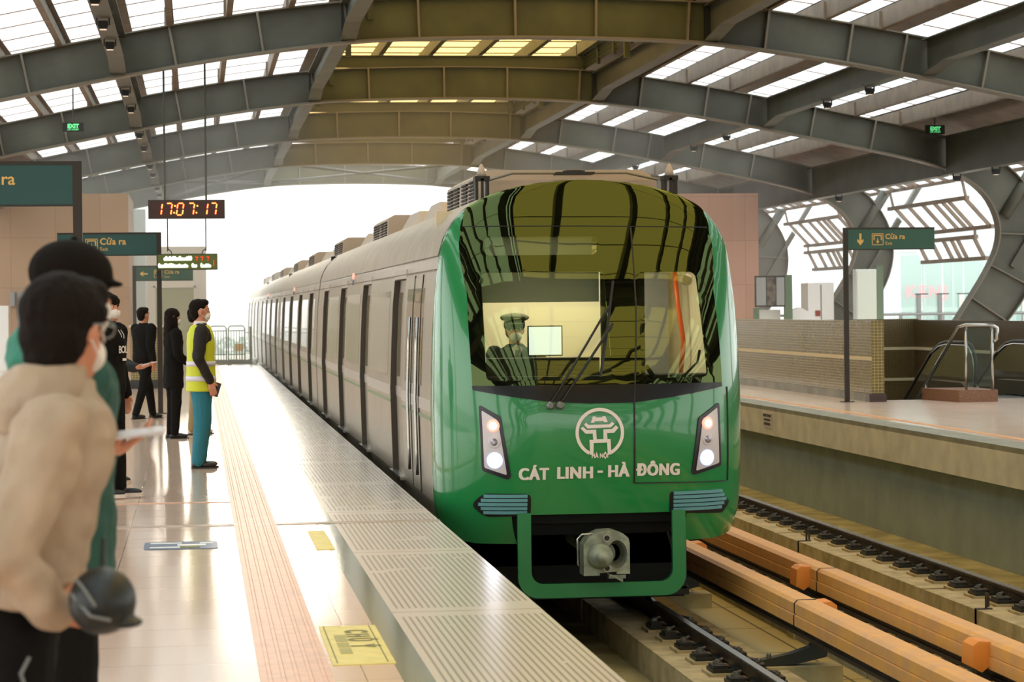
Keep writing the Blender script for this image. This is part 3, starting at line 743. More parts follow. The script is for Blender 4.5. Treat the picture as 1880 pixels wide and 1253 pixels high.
word('LINH', -.36, -.078, .18, .098, lt); MB().add([on_nose(x, z, .009) for x, z in ((-.035, .222), (.01, .222), (.01, .24), (-.035, .24))], [(0, 1, 2, 3)]).build('dash', 'decal', lt)
word('HÀ', .06, .225, .187, .098, lt); word('ĐÔNG', .292, .645, .192, .098, lt)
bz = .55; bx = -.015; badge = None
m = MB(); n = 48; ro, ri = .201, .174; a0 = math.radians(-90+27); a1 = math.radians(270-27)
vs = []; 
for k in range(n+1):
    a = a0+(a1-a0)*k/n
    vs += [on_nose(bx+ro*math.cos(a), bz+ro*math.sin(a), .008), on_nose(bx+ri*math.cos(a), bz+ri*math.sin(a), .008)]
m.add(vs, [(2*k, 2*k+2, 2*k+3, 2*k+1) for k in range(n)]); badge = m.build('city_badge', 'decal', train)
def bp(px, py): return (bx+(px-705)/430*.201, bz+(618-py)/430*.201)
for nm, pts in (('badge_roof', [(550, 445), (585, 338), (632, 338), (640, 355), (750, 355), (760, 335), (808, 335), (850, 440), (795, 442), (765, 418), (622, 422), (605, 445)]),
           ('badge_roof', [(430, 480), (462, 440), (510, 482), (875, 478), (925, 432), (970, 470), (905, 532), (490, 545)]),
           ('badge_gate', [(368, 545), (405, 510), (475, 570), (640, 568), (650, 735), (768, 735), (768, 565), (922, 558), (990, 495), (1035, 540), (960, 625), (832, 630), (840, 735), (892, 735), (908, 1000), (845, 1010), (832, 795), (595, 800), (590, 1010), (530, 1000), (522, 742), (588, 742), (580, 635), (455, 635)])):
    conform(nm, [bp(*p) for p in pts], [], 'decal', badge, .008, 0)
nose_text('HÀ NỘI', .05, bx, bz-.205, 'badge_lettering', badge, bold=.002, sx=.8)
# pilot frame under the nose, dark recess and coupler
m = MB()
def upath(hw_, zb, zt, r):
    pts = [(-hw_, zt)]; 
    for k in range(7): a = PI+k/6*PI/2; pts.append((-hw_+r+r*math.cos(a), zb+r+r*math.sin(a)))
    for k in range(7): a = 1.5*PI+k/6*PI/2; pts.append((hw_-r+r*math.cos(a), zb+r+r*math.sin(a)))
    pts.append((hw_, zt)); return pts
oo = upath(.695, -.795, -.10, .17); ii = upath(.585, -.68, -.10, .1)
y0, y1 = 19.32, 19.37
rings = []
for (a, b) in zip(oo, ii): rings.append([(TX+a[0], y0, a[1]), (TX+a[0], y1, a[1]), (TX+b[0], y1, b[1]), (TX+b[0], y0, b[1])])
m.loft(rings); m.build('pilot_frame', 'green_d', train)
MB().box(TX-1.2, TX+1.2, 19.95, 20.05, -.34, -.10).box(TX-1.0, TX+1.0, 20.9, 21.3, -1.0, -.12).box(TX-1.05, TX+1.05, 19.7, 37.9, -.22, -.1).box(TX-.95, TX+.95, 23.5, 36, -.75, -.22).build('underframe', 'under', train)
for (x, y) in ((-.75, 21.6), (.75, 21.6), (-.75, 23.8), (.75, 23.8)):
    MB().lathe([(.1, -.07), (.38, -.07), (.42, -.05), (.42, .02), (.44, .05), (.1, .07)], (TX+x, y, -.63), 28, 'X').build('wheel', 'rail', train, smooth=False)
MB().box(TX-.95, TX-.6, 21.2, 24.2, -.55, -.3).box(TX+.6, TX+.95, 21.2, 24.2, -.55, -.3).box(TX-.95, TX+.95, 20.9, 21.2, -.7, -.4).build('bogie_frame', 'under', train)
m = MB(); m.tube([(TX+.6, 19.6, -.3), (TX+.66, 19.62, -.5), (TX+.63, 19.7, -.75)], .012, 6).tube([(TX+.8, 20.3, -.3), (TX+.85, 20.2, -.6), (TX+.78, 20.4, -.9)], .02, 6).build('brake_hose', 'cable', train)
MB().box(TX+.80, TX+.88, 20.2, 20.3, -.85, -.3).box(TX+.74, TX+.90, 20.2, 20.3, -.9, -.83).build('guard_iron', 'dark', train)
# coupler head
cx_, cy_, cz = TX+.02, 19.22, -.44
cp = MB()
prof = [(-.19, -.17), (-.19, .08), (-.14, .15), (-.05, .19), (.06, .195), (.14, .165), (.18, .13), (.19, .09), (.19, -.16), (.08, -.16), (.08, -.14), (-.06, -.15), (-.06, -.17)]
cup = [(cx_+.085+.085*math.cos(t*PI/10), cz+.0+.115*math.sin(t*PI/10)) for t in range(20)]
outerp = [(cx_+x, cz+z) for x, z in prof]
vs = [Vector(p) for p in outerp]+[Vector(p) for p in cup]; es = [(i, (i+1) % len(outerp)) for i in range(len(outerp))]+[(len(outerp)+i, len(outerp)+(i+1) % 20) for i in range(20)]
r = delaunay_2d_cdt(vs, es, [], 0, 1e-5); fs = []
for f in r[2]:
    c = sum((r[0][i] for i in f), Vector((0, 0)))/3
    if inside(c, outerp) and not inside(c, cup): fs.append(tuple(f))
cp.add([(v.x, cy_, v.y) for v in r[0]], fs)
cp.loft([[(x, cy_, z) for x, z in outerp], [(x, cy_+.22, z) for x, z in outerp]], caps=False)
cp.loft([[(x, cy_, z) for x, z in cup], [(cx_+.085+(x-cx_-.085)*.6, cy_+.16, cz+(z-cz)*.6) for x, z in cup]], caps=False)
cp.tube([(cx_, cy_+.1, cz), (cx_, 20.95, cz)], .09, 12)
coupler = cp.build('coupler', 'coupler', train)
MB().lathe([(.115, .02), (.10, -.04), (.075, -.10), (.045, -.15), (.02, -.17)], (cx_-.055, cy_, cz-.01), 20, 'Y').build('coupler_cone', 'coupler', coupler, smooth=True)
for z_, x_ in ((.135, 0), (-.11, .0)):
    MB().lathe([(.016, -.012), (.032, -.012), (.032, .01)], (cx_+x_, cy_, cz+z_), 16, 'Y').build('air_port', 'chrome', coupler)
    MB().lathe([(.0, 0), (.022, 0), (.022, .004)], (cx_+x_, cy_-.014, cz+z_), 16, 'Y').build('air_port_hole', 'black', coupler)
MB().box(cx_+.02, cx_+.16, cy_+.03, cy_+.12, cz-.2, cz-.17).prism([(cx_+0.0, cz-.15), (cx_+.13, cz-.23), (cx_+.13, cz-.2)], 'Y', cy_-.01, cy_+.01).build('coupler_hook', 'coupler', coupler)
MB().tube([(cx_-.10, cy_+.03, cz+.17), (cx_-.2, cy_+.03, cz+.165), (cx_-.235, cy_+.03, cz+.13), (cx_-.235, cy_+.03, cz-.07), (cx_-.225, cy_+.03, cz-.09)], .009, 8).build('coupler_handle', 'chrome', coupler, smooth=True)
# roof equipment on the nose: two lantern brackets and a fairing
for sx_ in (-.80, .86):
    b = MB(); x = TX+sx_; zb = 2.5
    b.box(x-.065, x+.065, 20.6, 20.75, zb+.18, zb+.22).box(x-.06, x-.035, 20.61, 20.74, zb-.05, zb+.2).box(x+.035, x+.06, 20.61, 20.74, zb-.05, zb+.2).box(x-.012, x+.012, 20.6, 20.62, zb-.05, zb+.2).build('marker_bracket', 'dark', train)
    MB().lathe([(.045, .22), (.034, .27), (.016, .315), (.004, .33)], (x, 20.67, zb), 12).build('marker_cone', 'ac', train, smooth=True)
fr2 = MB().box(TX-.74, TX+.8, 20.95, 22.4, 2.5, 2.70); fr2.build('roof_fairing', 'ac', train)
m = MB(); m.tube([(TX-.74, 20.9, 2.69), (TX-.5, 20.9, 2.76), (TX+.52, 20.9, 2.76), (TX+.8, 20.9, 2.70)], .012, 8).build('roof_rail', 'grey', train)
MB().box(TX-.12, TX+.22, 20.8, 21.0, 2.745, 2.765).lathe([(.1, 0), (.1, .02), (.06, .03), (.02, .032)], (TX+.05, 20.9, 2.76), 16).build('roof_antenna', 'dark', train)
# --- wiper: twin arms and blade
m = MB()
A1 = on_nose(-.40, .80, .04); 
for (a, b, r_) in (((-.42, .79), (.10, 1.56), .010), ((-.34, .79), (.125, 1.42), .011)):
    P = [on_nose(a[0]+(b[0]-a[0])*k/8, a[1]+(b[1]-a[1])*k/8, .05) for k in range(9)]
    m.tube(P, r_, 6)
wip = m.build('wiper_arm', 'black', train)
P = [on_nose(.0+(.16-.0)*k/8, 1.0+(1.78-1.0)*k/8, .02) for k in range(9)]
MB().tube(P, .012, 6).build('wiper_blade', 'black', wip)
m = MB()
for x_ in (-.42, -.34):
    p = on_nose(x_, .775, .03); m.lathe([(.03, .03), (.034, 0), (.034, -.02), (.02, -.035)], p, 14, 'Y')
m.build('wiper_hub', 'grey', wip, smooth=False)
# --- cab interior
cab = MB()
cab.box(TX-1.12, TX+1.12, 21.45, 21.5, -.1, 2.45)
cab.build('cab_rear_wall', 'cab_wall', train)
MB().box(TX-1.05, TX+1.05, 20.12, 21.45, 2.1, 2.13).build('cab_ceiling', 'cab_wall', train)
MB().box(TX-1.05, TX+1.05, 19.75, 20.2, .3, 1.0).box(TX-1.05, TX+.1, 19.95, 20.25, .9, 1.15).box(TX-1.1, TX+1.1, 20.15, 21.4, -.1, -.05).build('cab_desk', 'cab_dark', train)
MB().box(TX-1.15, TX-1.12, 20.12, 21.5, -.1, 2.1).build('cab_side_wall', 'cab_wall', train); MB().box(TX+1.12, TX+1.15, 20.12, 21.5, -.1, 2.1).build('cab_side_wall', 'cab_wall', train)
MB().box(TX-.88, TX+.05, 19.98, 20.0, 2.005, 2.18).build('destination_display', 'blind', train)
MB().box(TX-.95, TX+.11, 20.0, 20.02, 1.62, 1.93).build('sun_blind', 'blind', train)
MB().box(TX-1.03, TX-.80, 21.35, 21.44, .95, 1.75).build('switch_cabinet', 'cabinet', train)
m = MB()
for z_ in (1.58, 1.42, 1.26, 1.1):
    for x_ in (-.97, -.92, -.87): m.lathe([(.012, 0), (.017, 0), (.017, -.008), (.012, -.008)], (TX+x_, 21.34, z_), 12, 'Y')
m.build('switch_knob', 'chrome', train)
MB().box(TX+.38, TX+.98, 21.38, 21.44, 0, 2.1).build('cab_door', 'cab_grey', train)
MB().box(TX+.36, TX+.52, 20.1, 20.2, .85, 2.1).build('door_pillar', 'cab_dark', train)
for x_ in (.63, 1.0):
    MB().tube([(TX+x_, 21.2, 1.95), (TX+x_+.01, 21.1, 1.6), (TX+x_+.05, 21.05, 1.25), (TX+x_+.03, 21.1, .98)], .022, 8).build('orange_handrail', 'cab_orange', train, smooth=True)
MB().box(TX+.12, TX+.34, 19.95, 20.0, .86, 1.95).build('screen_post', 'cab_dark', train)
scr = MB().box(TX-.46, TX-.16, 20.30, 20.33, 1.16, 1.42).build('monitor', 'cab_dark', train)
MB().box(TX-.45, TX-.17, 20.295, 20.30, 1.17, 1.41).build('screen', emis('lit_screen', (225, 238, 236), 1.5), scr)
p = on_nose(.80, 1.80, -.015); MB().lathe([(.001, 0), (.052, 0), (.052, .004)], p, 24, 'Y').build('round_sticker', 'decal', train)
MB().lathe([(.001, 0), (.042, 0), (.042, .004)], p+Vector((0, -.004, 0)), 24, 'Y').build('round_sticker_ring', M('sticker_gold', (214, 196, 150), .5), train)
MB().tube([(TX+.42, 19.7, 1.0), (TX+.55, 19.68, .93), (TX+.75, 19.7, .97), (TX+.9, 19.75, 1.1), (TX+.93, 19.8, 1.2)], .012, 6).tube([(TX+.45, 19.7, 1.08), (TX+.52, 19.7, .98), (TX+.6, 19.7, .93)], .02, 6).build('microphone_cable', 'cable', train)
l = lamp('cab_light', 'AREA', (TX-.1, 20.75, 2.08), 32, (1, .93, .8), 1.4, .6); l.parent = train
# --- the carriages
SEC = [(-.35, 1.21), (-.05, 1.30), (.3, 1.31), (.78, 1.32), (1.2, 1.305), (1.62, 1.285), (1.86, 1.262), (2.0, 1.24), (2.16, 1.195), (2.3, 1.115), (2.41, 1.01), (2.5, .86), (2.58, .63), (2.63, .37), (2.65, 0)]
def section(y, inset=0.0, zlo=-.2, zhi=1.86):
    R = []
    for z, w in SEC:
        d = inset if zlo <= z <= zhi else 0
        R.append((TX-w+d, y, z))
    for z, w in SEC[::-1][1:]:
        d = inset if zlo <= z <= zhi else 0
        R.append((TX+w-d, y, z))
    return R
def sx_at(z): return interp(SEC, z)
SECI = [(-.35, -.05, .3)]
DOORS = [(1.8, 3.15), (6.2, 7.55), (10.5, 11.85), (14.8, 16.15)]
L1 = 39.5
cars = [(YB, L1, [L1-18.1+d for d in (0, 0)][:0])]
def car(y0, y1, doors, name='carriage'):
    c = MB(); ys = []
    ins = []
    SZ = [z for z, w in SEC]
    stops = [y0]+[q for d in doors for q in d]+[y1]
    rings = []
    def sect(y, inset):
        R = []; zs = [-.35, -.06, -.055, .3, .78, 1.2, 1.62, 1.875, 1.88, 2.0, 2.16, 2.3, 2.41, 2.5, 2.58, 2.63, 2.65]
        for sgn, seq in ((-1, zs), (1, zs[::-1][1:])):
            for z in seq:
                d = inset if -.058 <= z <= 1.876 else 0
                R.append((TX+sgn*(sx_at(z)-d), y, z))
        return R
    rings.append(sect(y0, 0))
    for a, b in doors:
        rings += [sect(a, 0), sect(a+.004, .11), sect(b-.004, .11), sect(b, 0)]
    rings.append(sect(y1, 0))
    c.loft(rings, caps=(y0 > YB+1))
    o = c.build(name, 'silver', train)
    # roof skin and cant rail
    m = MB(); zs = [2.02, 2.16, 2.3, 2.41, 2.5, 2.58, 2.63, 2.656]
    prof = [(TX-sx_at(z)-.008, z+.004) for z in zs]+[(TX+sx_at(z)+.008, z+.004) for z in zs[::-1]]
    m.loft([[(x, y, z) for x, z in prof] for y in (y0+.02, y1-.02)], caps=False, closed=False); smooth_angle(m.build('roof_skin', 'roofskin', o), 40)
    for sgn in (-1, 1):
        m = MB(); m.box(-.004, .004, y0+.01, y1-.01, 1.90, 1.912, Matrix.Translation((TX+sgn*(sx_at(1.9)+.002), 0, 0))); m.build('gutter_line', 'purlin', o)
        # waist band (broken at doors) and thin green line
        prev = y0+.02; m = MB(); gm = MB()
        for a, b in list(doors)+[(y1-.02, None)]:
            if a-prev > .1:
                m.box(-.004, .005, prev, a, .70, .80, Matrix.Translation((TX+sgn*(sx_at(.75)+.002), 0, 0)))
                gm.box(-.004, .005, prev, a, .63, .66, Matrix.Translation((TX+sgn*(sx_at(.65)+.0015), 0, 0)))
            if b is None: break
            prev = b
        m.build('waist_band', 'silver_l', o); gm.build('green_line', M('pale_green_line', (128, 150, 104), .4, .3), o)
        # windows between the doors
        prev = y0+.5
        for a, b in list(doors)+[(y1-.5, None)]:
            if a-prev > 1.2:
                c0, c1 = prev+.35, a-.35
                w = MB(); 
                w.loft([[(TX+sgn*(sx_at(z)+.004), yy, z) for z in (.9, 1.2, 1.62, 1.76)]+[(TX+sgn*(sx_at(z)-.01), yy, z) for z in (1.76, 1.62, 1.2, .9)] for yy in (c0, c1)])
                w.build('side_window', 'sidewin', o)
            if b is None: break
            prev = b
        for a, b in doors:
            for (p, q) in ((a+.03, (a+b)/2-.006), ((a+b)/2+.006, b-.03)):
                d = MB(); xs = lambda z, e: TX+sgn*(sx_at(z)-.055+e)
                d.loft([[(xs(z, 0), yy, z) for z in (-.05, .3, .78, 1.2, 1.62, 1.86)]+[(xs(z, -.02), yy, z) for z in (1.86, 1.62, 1.2, .78, .3, -.05)] for yy in (p, q)])
                d.build('door_leaf', 'silver', o)
                w = MB(); w.loft([[(xs(z, sgn*.004), yy, z) for z in (.9, 1.2, 1.62, 1.74)]+[(xs(z, -sgn*.005), yy, z) for z in (1.74, 1.62, 1.2, .9)] for yy in (p+.14, q-.14)])
                w.build('door_window', 'sidewin', o)
                w = MB(); w.loft([[(xs(z, sgn*.003), yy, z) for z in (.70, .78, .80)]+[(xs(z, -sgn*.005), yy, z) for z in (.80, .78, .70)] for yy in (p, q)]); w.build('door_band', 'silver_l', o)
            MB().box(TX+sgn*1.29-.05, TX+sgn*1.29+.05, a+.02, b-.02, -.075, -.045).build('door_sill', 'chrome', o)
            j = MB(); j.loft([[(TX+sgn*(sx_at(z)+.002), yy, z) for z in (-.05, .3, .78, 1.2, 1.62, 1.86)]+[(TX+sgn*(sx_at(z)-.108), yy, z) for z in (1.86, 1.62, 1.2, .78, .3, -.05)] for yy in (b-.05, b-.006)]); j.build('door_jamb', 'jamb', o)
            MB().box(TX+sgn*(sx_at(1.9)-.03)-.035, TX+sgn*(sx_at(1.9)-.03)+.035, a-.01, b+.01, 1.87, 1.955).build('door_header', 'silver_l', o)
        if len(doors) == 4:
            ym = (y0+y1)/2+1.2
            for z, mt in ((2.0, 'lamp_rh'), (1.93, 'lens')):
                MB().lathe([(.001, 0), (.045, 0), (.04, sgn*.02), (.001, sgn*.03)], (TX+sgn*(sx_at(z)), ym, z), 12, 'X').build('side_lamp', mt, o)
    return o
def roof_gear(y0, y1, o):
    # air-conditioning units, louvred boxes and cowls along both roof edges
    def unit(y, L, z0=2.38, z1=2.80, w=.80):
        u = MB(); u.prism([(TX-w, z0), (TX-w+.02, z1-.05), (TX-w+.10, z1), (TX+w-.1, z1), (TX+w-.02, z1-.05), (TX+w, z0)], 'Y', y, y+L); return u.build('roof_unit', 'ac', train)
    for (y, L) in ((y0+1.0, 2.6), (y0+11, 2.6)):
        u = unit(y, L)
        for sgn in (-1, 1):
            m = MB()
            for yy in (y+.15, y+.75, y+1.45, y+2.0):
                for k in range(6): m.box(TX+sgn*.79-.014, TX+sgn*.79+.014, yy, yy+.42, 2.53+k*.034, 2.547+k*.034)
            m.build('louvre', 'grille', u)
    for (y, L) in ((y0+5.6, 1.3), (y0+8, 1.6), (y0+14.6, 1.2), (y0+16.4, .8)):
        if y+L < y1:
            m = MB(); m.loft([[(TX-.82, yy, 2.4), (TX-.62, yy, 2.4+h), (TX+.62, yy, 2.4+h), (TX+.82, yy, 2.4)] for yy, h in ((y, .16), (y+.3, .34), (y+L, .34))]); m.build('roof_cowl', 'ac', train)
o1 = car(YB, L1, [(23.0, 24.35), (27.6, 28.95), (32.1, 33.45), (36.5, 37.85)]); roof_gear(YB, L1, o1)
for k in range(3):
    a = L1+.25+k*18.35
    dd = [(a+1.7, a+3.05), (a+6.1, a+7.45), (a+10.5, a+11.85), (a+14.9, a+16.25)]
    ok = car(a, a+18.1, dd); roof_gear(a, a+18.1, ok)
    MB().box(TX-1.05, TX+1.05, a-.3, a+.05, -.2, 2.45).build('gangway_bellows', 'rubber', train)
    MB().box(TX-1.0, TX+1.0, a+1, a+17, -.8, -.2).build('underframe', 'under', train)
# cab side door with its tall handrails just behind the nose
for sgn in (-1, 1):
    d = MB(); e_ = lambda z: TX+sgn*(sx_at(z)+.003)
    d.loft([[(e_(z), yy, z) for z in (-.05, .3, .78, 1.2, 1.62, 1.86)]+[(e_(z)-sgn*.01, yy, z) for z in (1.86, 1.62, 1.2, .78, .3, -.05)] for yy in (21.25, 21.95)]); cd_ = d.build('cab_side_door', 'silver', train)
    for yy in (21.2, 21.98):
        MB().loft([[(e_(z)+sgn*.004, q, z) for q in (yy-.03, yy+.03)]+[(e_(z)-sgn*.02, q, z) for q in (yy+.03, yy-.03)] for z in (-.05, .3, .78, 1.2, 1.62, 1.88)]).build('door_recess', 'grille', cd_)
        MB().tube([(e_(z)+sgn*.03, yy, z) for z in (.1, .3, .78, 1.2, 1.5)], .014, 8).build('grab_rail', 'chrome', cd_, smooth=True)
    w = MB(); w.loft([[(e_(z)+sgn*.004, yy, z) for z in (.9, 1.2, 1.72)]+[(e_(z)-sgn*.005, yy, z) for z in (1.72, 1.2, .9)] for yy in (21.4, 21.8)]); w.build('door_window', 'sidewin', cd_)
# ================================================================ rails, fasteners, power rails
def rail(x, label):
    m = MB(); pr = [(-.075, 0), (.075, 0), (.075, .012), (.018, .03), (.01, .04), (.01, .125), (.036, .14), (.036, .165), (.03, .172), (-.03, .172), (-.036, .165), (-.036, .14), (-.01, .125), (-.01, .04), (-.018, .03), (-.075, .012)]
    m.prism([(x+a, -1.222+b) for a, b in pr], 'Y', -14, 120)
    r = m.build('running_rail', 'rail'); MB().box(x-.03, x+.03, -14, 120, -1.0502, -1.049).build('rail_head', 'railtop', r)
    return tag(r, label, 'rail', 'running rails')
RX = [2.50, 4.005, 5.85, 7.42]
for x, l in zip(RX, ['steel rail under the train nearest the platform, mostly hidden', 'dark steel rail running out from under the right side of the train', 'dark steel rail between the two orange power rail covers', 'dark steel rail beside the grey wall of the opposite platform']): rail(x, l)
def fastener(label, group):
    f = thing('rail_fastener', (0, 0, 0), label, 'rail fastener', group)
    MB().box(-.24, .24, -.15, .15, 0, .022).build('base_pad', 'plinth', f)
    MB().box(-.21, .21, -.12, .12, .022, .05).box(-.2, -.1, -.09, .09, .05, .075).box(.1, .2, -.09, .09, .05, .075).build('base_plate', 'dark', f)
    for s_ in (-1, 1):
        MB().tube([(s_*.06, -.07, .055), (s_*.10, -.06, .075), (s_*.15, -.03, .07), (s_*.17, 0, .075), (s_*.15, .03, .09), (s_*.10, .06, .10), (s_*.06, .07, .06)], .016, 6).build('clip', 'rail', f, smooth=True)
        MB().lathe([(.03, .07), (.03, .10), (.02, .085), (.02, .10), (.012, .10), (.012, .112)], (s_*.155, 0, 0), 6).build('bolt', 'grey', f)
    return f
ff = fastener('dark bolted rail clip on concrete beside the train\'s right-hand rail', 'clips of the rail beside the train')
first = True
for xi, ya, yb_, lab, grp in ((4.005, 14.6, 20.3, None, None), (5.85, 14.0, 30.0, 'dark bolted rail clip in the row between the orange power rails', 'clips between the power rails'), (7.42, 17.5, 40, 'dark bolted rail clip in the row nearest the opposite platform wall', 'clips nearest the opposite platform')):
    y = ya
    while y < yb_:
        if first: ff.location = (xi, y, -1.2); first = False
        else: dup(ff, (xi, y, -1.2), 0, lab, grp)
        y += .62
# orange power-rail covers
def cover(x, label, joints, yend=60):
    c = thing('power_rail', (x, 0, 0), label, 'power rail', 'orange power rails')
    pr = [(-.10, -.88), (-.10, -.80), (-.088, -.795), (-.095, -.785), (-.095, -.71), (-.07, -.685), (.07, -.685), (.095, -.71), (.095, -.785), (.088, -.795), (.10, -.80), (.10, -.88), (.07, -.88), (.07, -.72), (-.07, -.72), (-.07, -.88)]
    js = [2]+joints+[yend]
    for a, b in zip(js, js[1:]): smooth_angle(MB().prism(pr, 'Y', a+.004, b-.004).build('cover', 'orange', c), 30)
    MB().box(-.03, .03, 2, yend, -.95, -.84).box(-.05, .05, 2, yend, -.97, -.94).build('conductor', 'rail', c)
    for y in joints: MB().prism([(p[0]*1.03, (p[1]+.78)*1.03-.78) for p in pr], 'Y', y-.012, y+.012).build('joint_strip', 'black', c)
    return c
c1 = cover(4.6, 'nearer orange power rail cover with an orange cap and black support arm', [6.5, 17.9, 29.2])
c2 = cover(5.33, 'farther orange power rail cover beside the second track', [9.4, 20.0, 31])
def bracket(x, y, s, label):
    b = thing('power_rail_bracket', (x, y, 0), label, 'bracket', 'power rail brackets')
    # arm: foot reaches away, upright under the cover
    pr = [(.10*s, -.9), (.16*s, -.75), (.17*s, -1.0), (.14*s, -1.12), (-.10*s, -1.17), (-.34*s, -1.18), (-.36*s, -1.13), (-.14*s, -1.09), (.02*s, -1.04), (.06*s, -.97)]
    MB().prism(pr, 'Y', -.05, .05).build('support_arm', 'fiber', b)
    m = MB(); pr2 = [(.06*s, -.70), (.17*s, -.69), (.21*s, -.72), (.22*s, -.86), (.15*s, -.9), (.10*s, -.86)]
    smooth_angle(m.prism(pr2, 'Y', -.11, .11).build('cap', 'orange_cap', b), 40)
    MB().box(min(-.4*s, .25*s), max(-.4*s, .25*s), -.12, .12, -1.45, -1.18).build('plinth_block', 'concrete', b)
    MB().lathe([(.018, -1.12), (.018, -1.09), (.008, -1.08)], (-.3*s, 0, 0), 6).build('bolt', 'grey', b)
    return b
bracket(4.6, 17.9, 1, 'black foot-shaped bracket with orange cap at the nearer power rail joint')
bracket(4.6, 22.6, 1, 'power rail bracket beside the train\'s pilot frame on a concrete block')
bracket(5.33, 20.35, -1, 'orange capped bracket on the farther power rail, midway along its visible length')
bracket(5.33, 15.6, -1, 'orange capped bracket on the farther power rail at the bottom corner of the view')
# small drain posts in the plinth gaps
for y in (20.95, 27.4): 
    tag(MB().tube([(7.05, y, -1.35), (7.05, y, -1.05)], .012, 6).tube([(7.12, y+.15, -1.25), (7.12, y+.15, -1.08)], .012, 6).box(6.95, 7.1, y-.03, y+.03, -1.4, -1.19).build('earthing_post', 'rail'), 'small rusty twin post standing in a gap of the concrete rail bed', 'post', 'small posts in the rail bed')
# small plate on the opposite platform face
pl_ = tag(MB().box(8.735, 8.75, 36.0, 36.6, -.33, -.1).build('marker_plate', 'signal'), 'small marked plate on the concrete edge of the opposite platform', 'plate')
MB().box(8.73, 8.736, 36.05, 36.3, -.16, -.12).box(8.73, 8.736, 36.35, 36.55, -.16, -.12).box(8.73, 8.736, 36.1, 36.5, -.22, -.19).box(8.73, 8.736, 36.1, 36.5, -.29, -.25).build('plate_marks', 'dark', pl_)
# ================================================================ signs, clock, right platform things
def icon(mb, x, y, z, s, arrow_rot=0, n=-1):
    """square way-out pictogram, lower left corner (x,z), size s, on plane y"""
    t = s*.06
    for (a, b, c, d) in ((0, s, 0, t), (0, s, s-t, s), (0, t, 0, s), (s-t, s, 0, s)): mb.box(x+a, x+b, y-.003, y, z+c, z+d)
    u = s*.09
    mb.box(x+s*.14, x+s*.86, y-.003, y, z+s*.78, z+s*.78+u); mb.box(x+s*.14, x+s*.14+u, y-.003, y, z+s*.42, z+s*.82); mb.box(x+s*.86-u, x+s*.86, y-.003, y, z+s*.42, z+s*.82)
    arrow(mb, x+s*.5, y, z+s*.36, s*.45, 0)
def arrow(mb, x, y, z, L, rot):
    pts = [(-.09, .5), (.09, .5), (.09, -.12), (.27, .04), (.27, -.17), (0, -.5), (-.27, -.17), (-.27, .04), (-.09, -.12)]
    c, s = math.cos(rot), math.sin(rot)
    mb.prism([(x+L*(a*c-b*s), z+L*(a*s+b*c)) for a, b in pts], 'Y', y-.003, y)
def txt(parent, body, x, y, z, size, mat, align='LEFT', bold=0.0, name='lettering', shear=0.0, spacing=1.0):
    m = MB(); text_on(m, body, size, (x, y, z), (1, 0, 0), (0, 0, 1), 0, align=align, bold=bold, shear=shear, spacing=spacing)
    return m.build(name, mat, parent)
def way_sign(px_, y, side, x0, x1, zt, label, mat, lay, ph=.36, post_h=None):
    s = thing('direction_sign', (0, 0, 0), label, 'sign', 'way out signs')
    pw = .075
    MB().box(px_-pw/2, px_+pw/2, y-.03, y+.03, 0, zt).box(px_-.1, px_+.1, y-.08, y+.08, 0, .012).build('post', 'signframe', s)
    MB().box(min(x0, x1), max(x0, x1), y-.028, y+.028, zt-.03, zt).box(min(x0, x1), max(x0, x1), y-.028, y+.028, zt-ph, zt-ph+.015).build('panel_frame', 'signframe', s)
    p = MB().box(x0, x1, y-.024, y+.024, zt-ph+.015, zt-.03).build('panel', mat, s)
    zc = zt-ph/2-.01; g = MB(); yf = y-.025
    lay(g, p, x0, x1, yf, zc)
    g.build('pictogram', 'gold', p)
    return s
def lay_r(g, p, x0, x1, yf, zc):
    arrow(g, x0+.27, yf, zc, .19, 0); icon(g, x0+.46, yf, zc-.095, .19); txt(p, 'Cửa ra', x0+.68, yf-.002, zc+.005, .115, 'gold', bold=.002); txt(p, 'Exit', x0+.68, yf-.002, zc-.09, .075, 'gold')
def lay_l(g, p, x0, x1, yf, zc):
    icon(g, x1-1.12, yf, zc-.095, .19); txt(p, 'Cửa ra', x1-.90, yf-.002, zc+.005, .14, 'gold', bold=.002); txt(p, 'Exit', x1-.90, yf-.002, zc-.09, .08, 'gold')
def lay_3(g, p, x0, x1, yf, zc):
    arrow(g, x0+.2, yf, zc, .17, -PI/2); icon(g, x0+.42, yf, zc-.085, .17); txt(p, 'Cửa ra', x0+.64, yf-.002, zc+.0, .11, 'gold', bold=.002); txt(p, 'Exit', x0+.64, yf-.002, zc-.09, .07, 'gold')
way_sign(-.965, 20.0, 1, -2.55, -.965, 2.82, 'large teal way-out sign nearest on the platform, only the letters ra showing', 'teal', lay_l, .37)
way_sign(-.575, 37.4, 1, -2.12, -.575, 2.80, 'teal way-out sign reading Cửa ra Exit, its post left of the red clock', 'teal', lay_l)
way_sign(-1.33, 52.0, -1, -1.33, -.08, 2.56, 'small teal sign with a left arrow, behind the dotted text display', 'teal_r', lay_3, .33)
way_sign(10.33, 37.45, -1, 10.30, 11.80, 2.80, 'green way-out sign with down arrow on a tall post beside the tiled parapet', 'teal_r', lay_r)
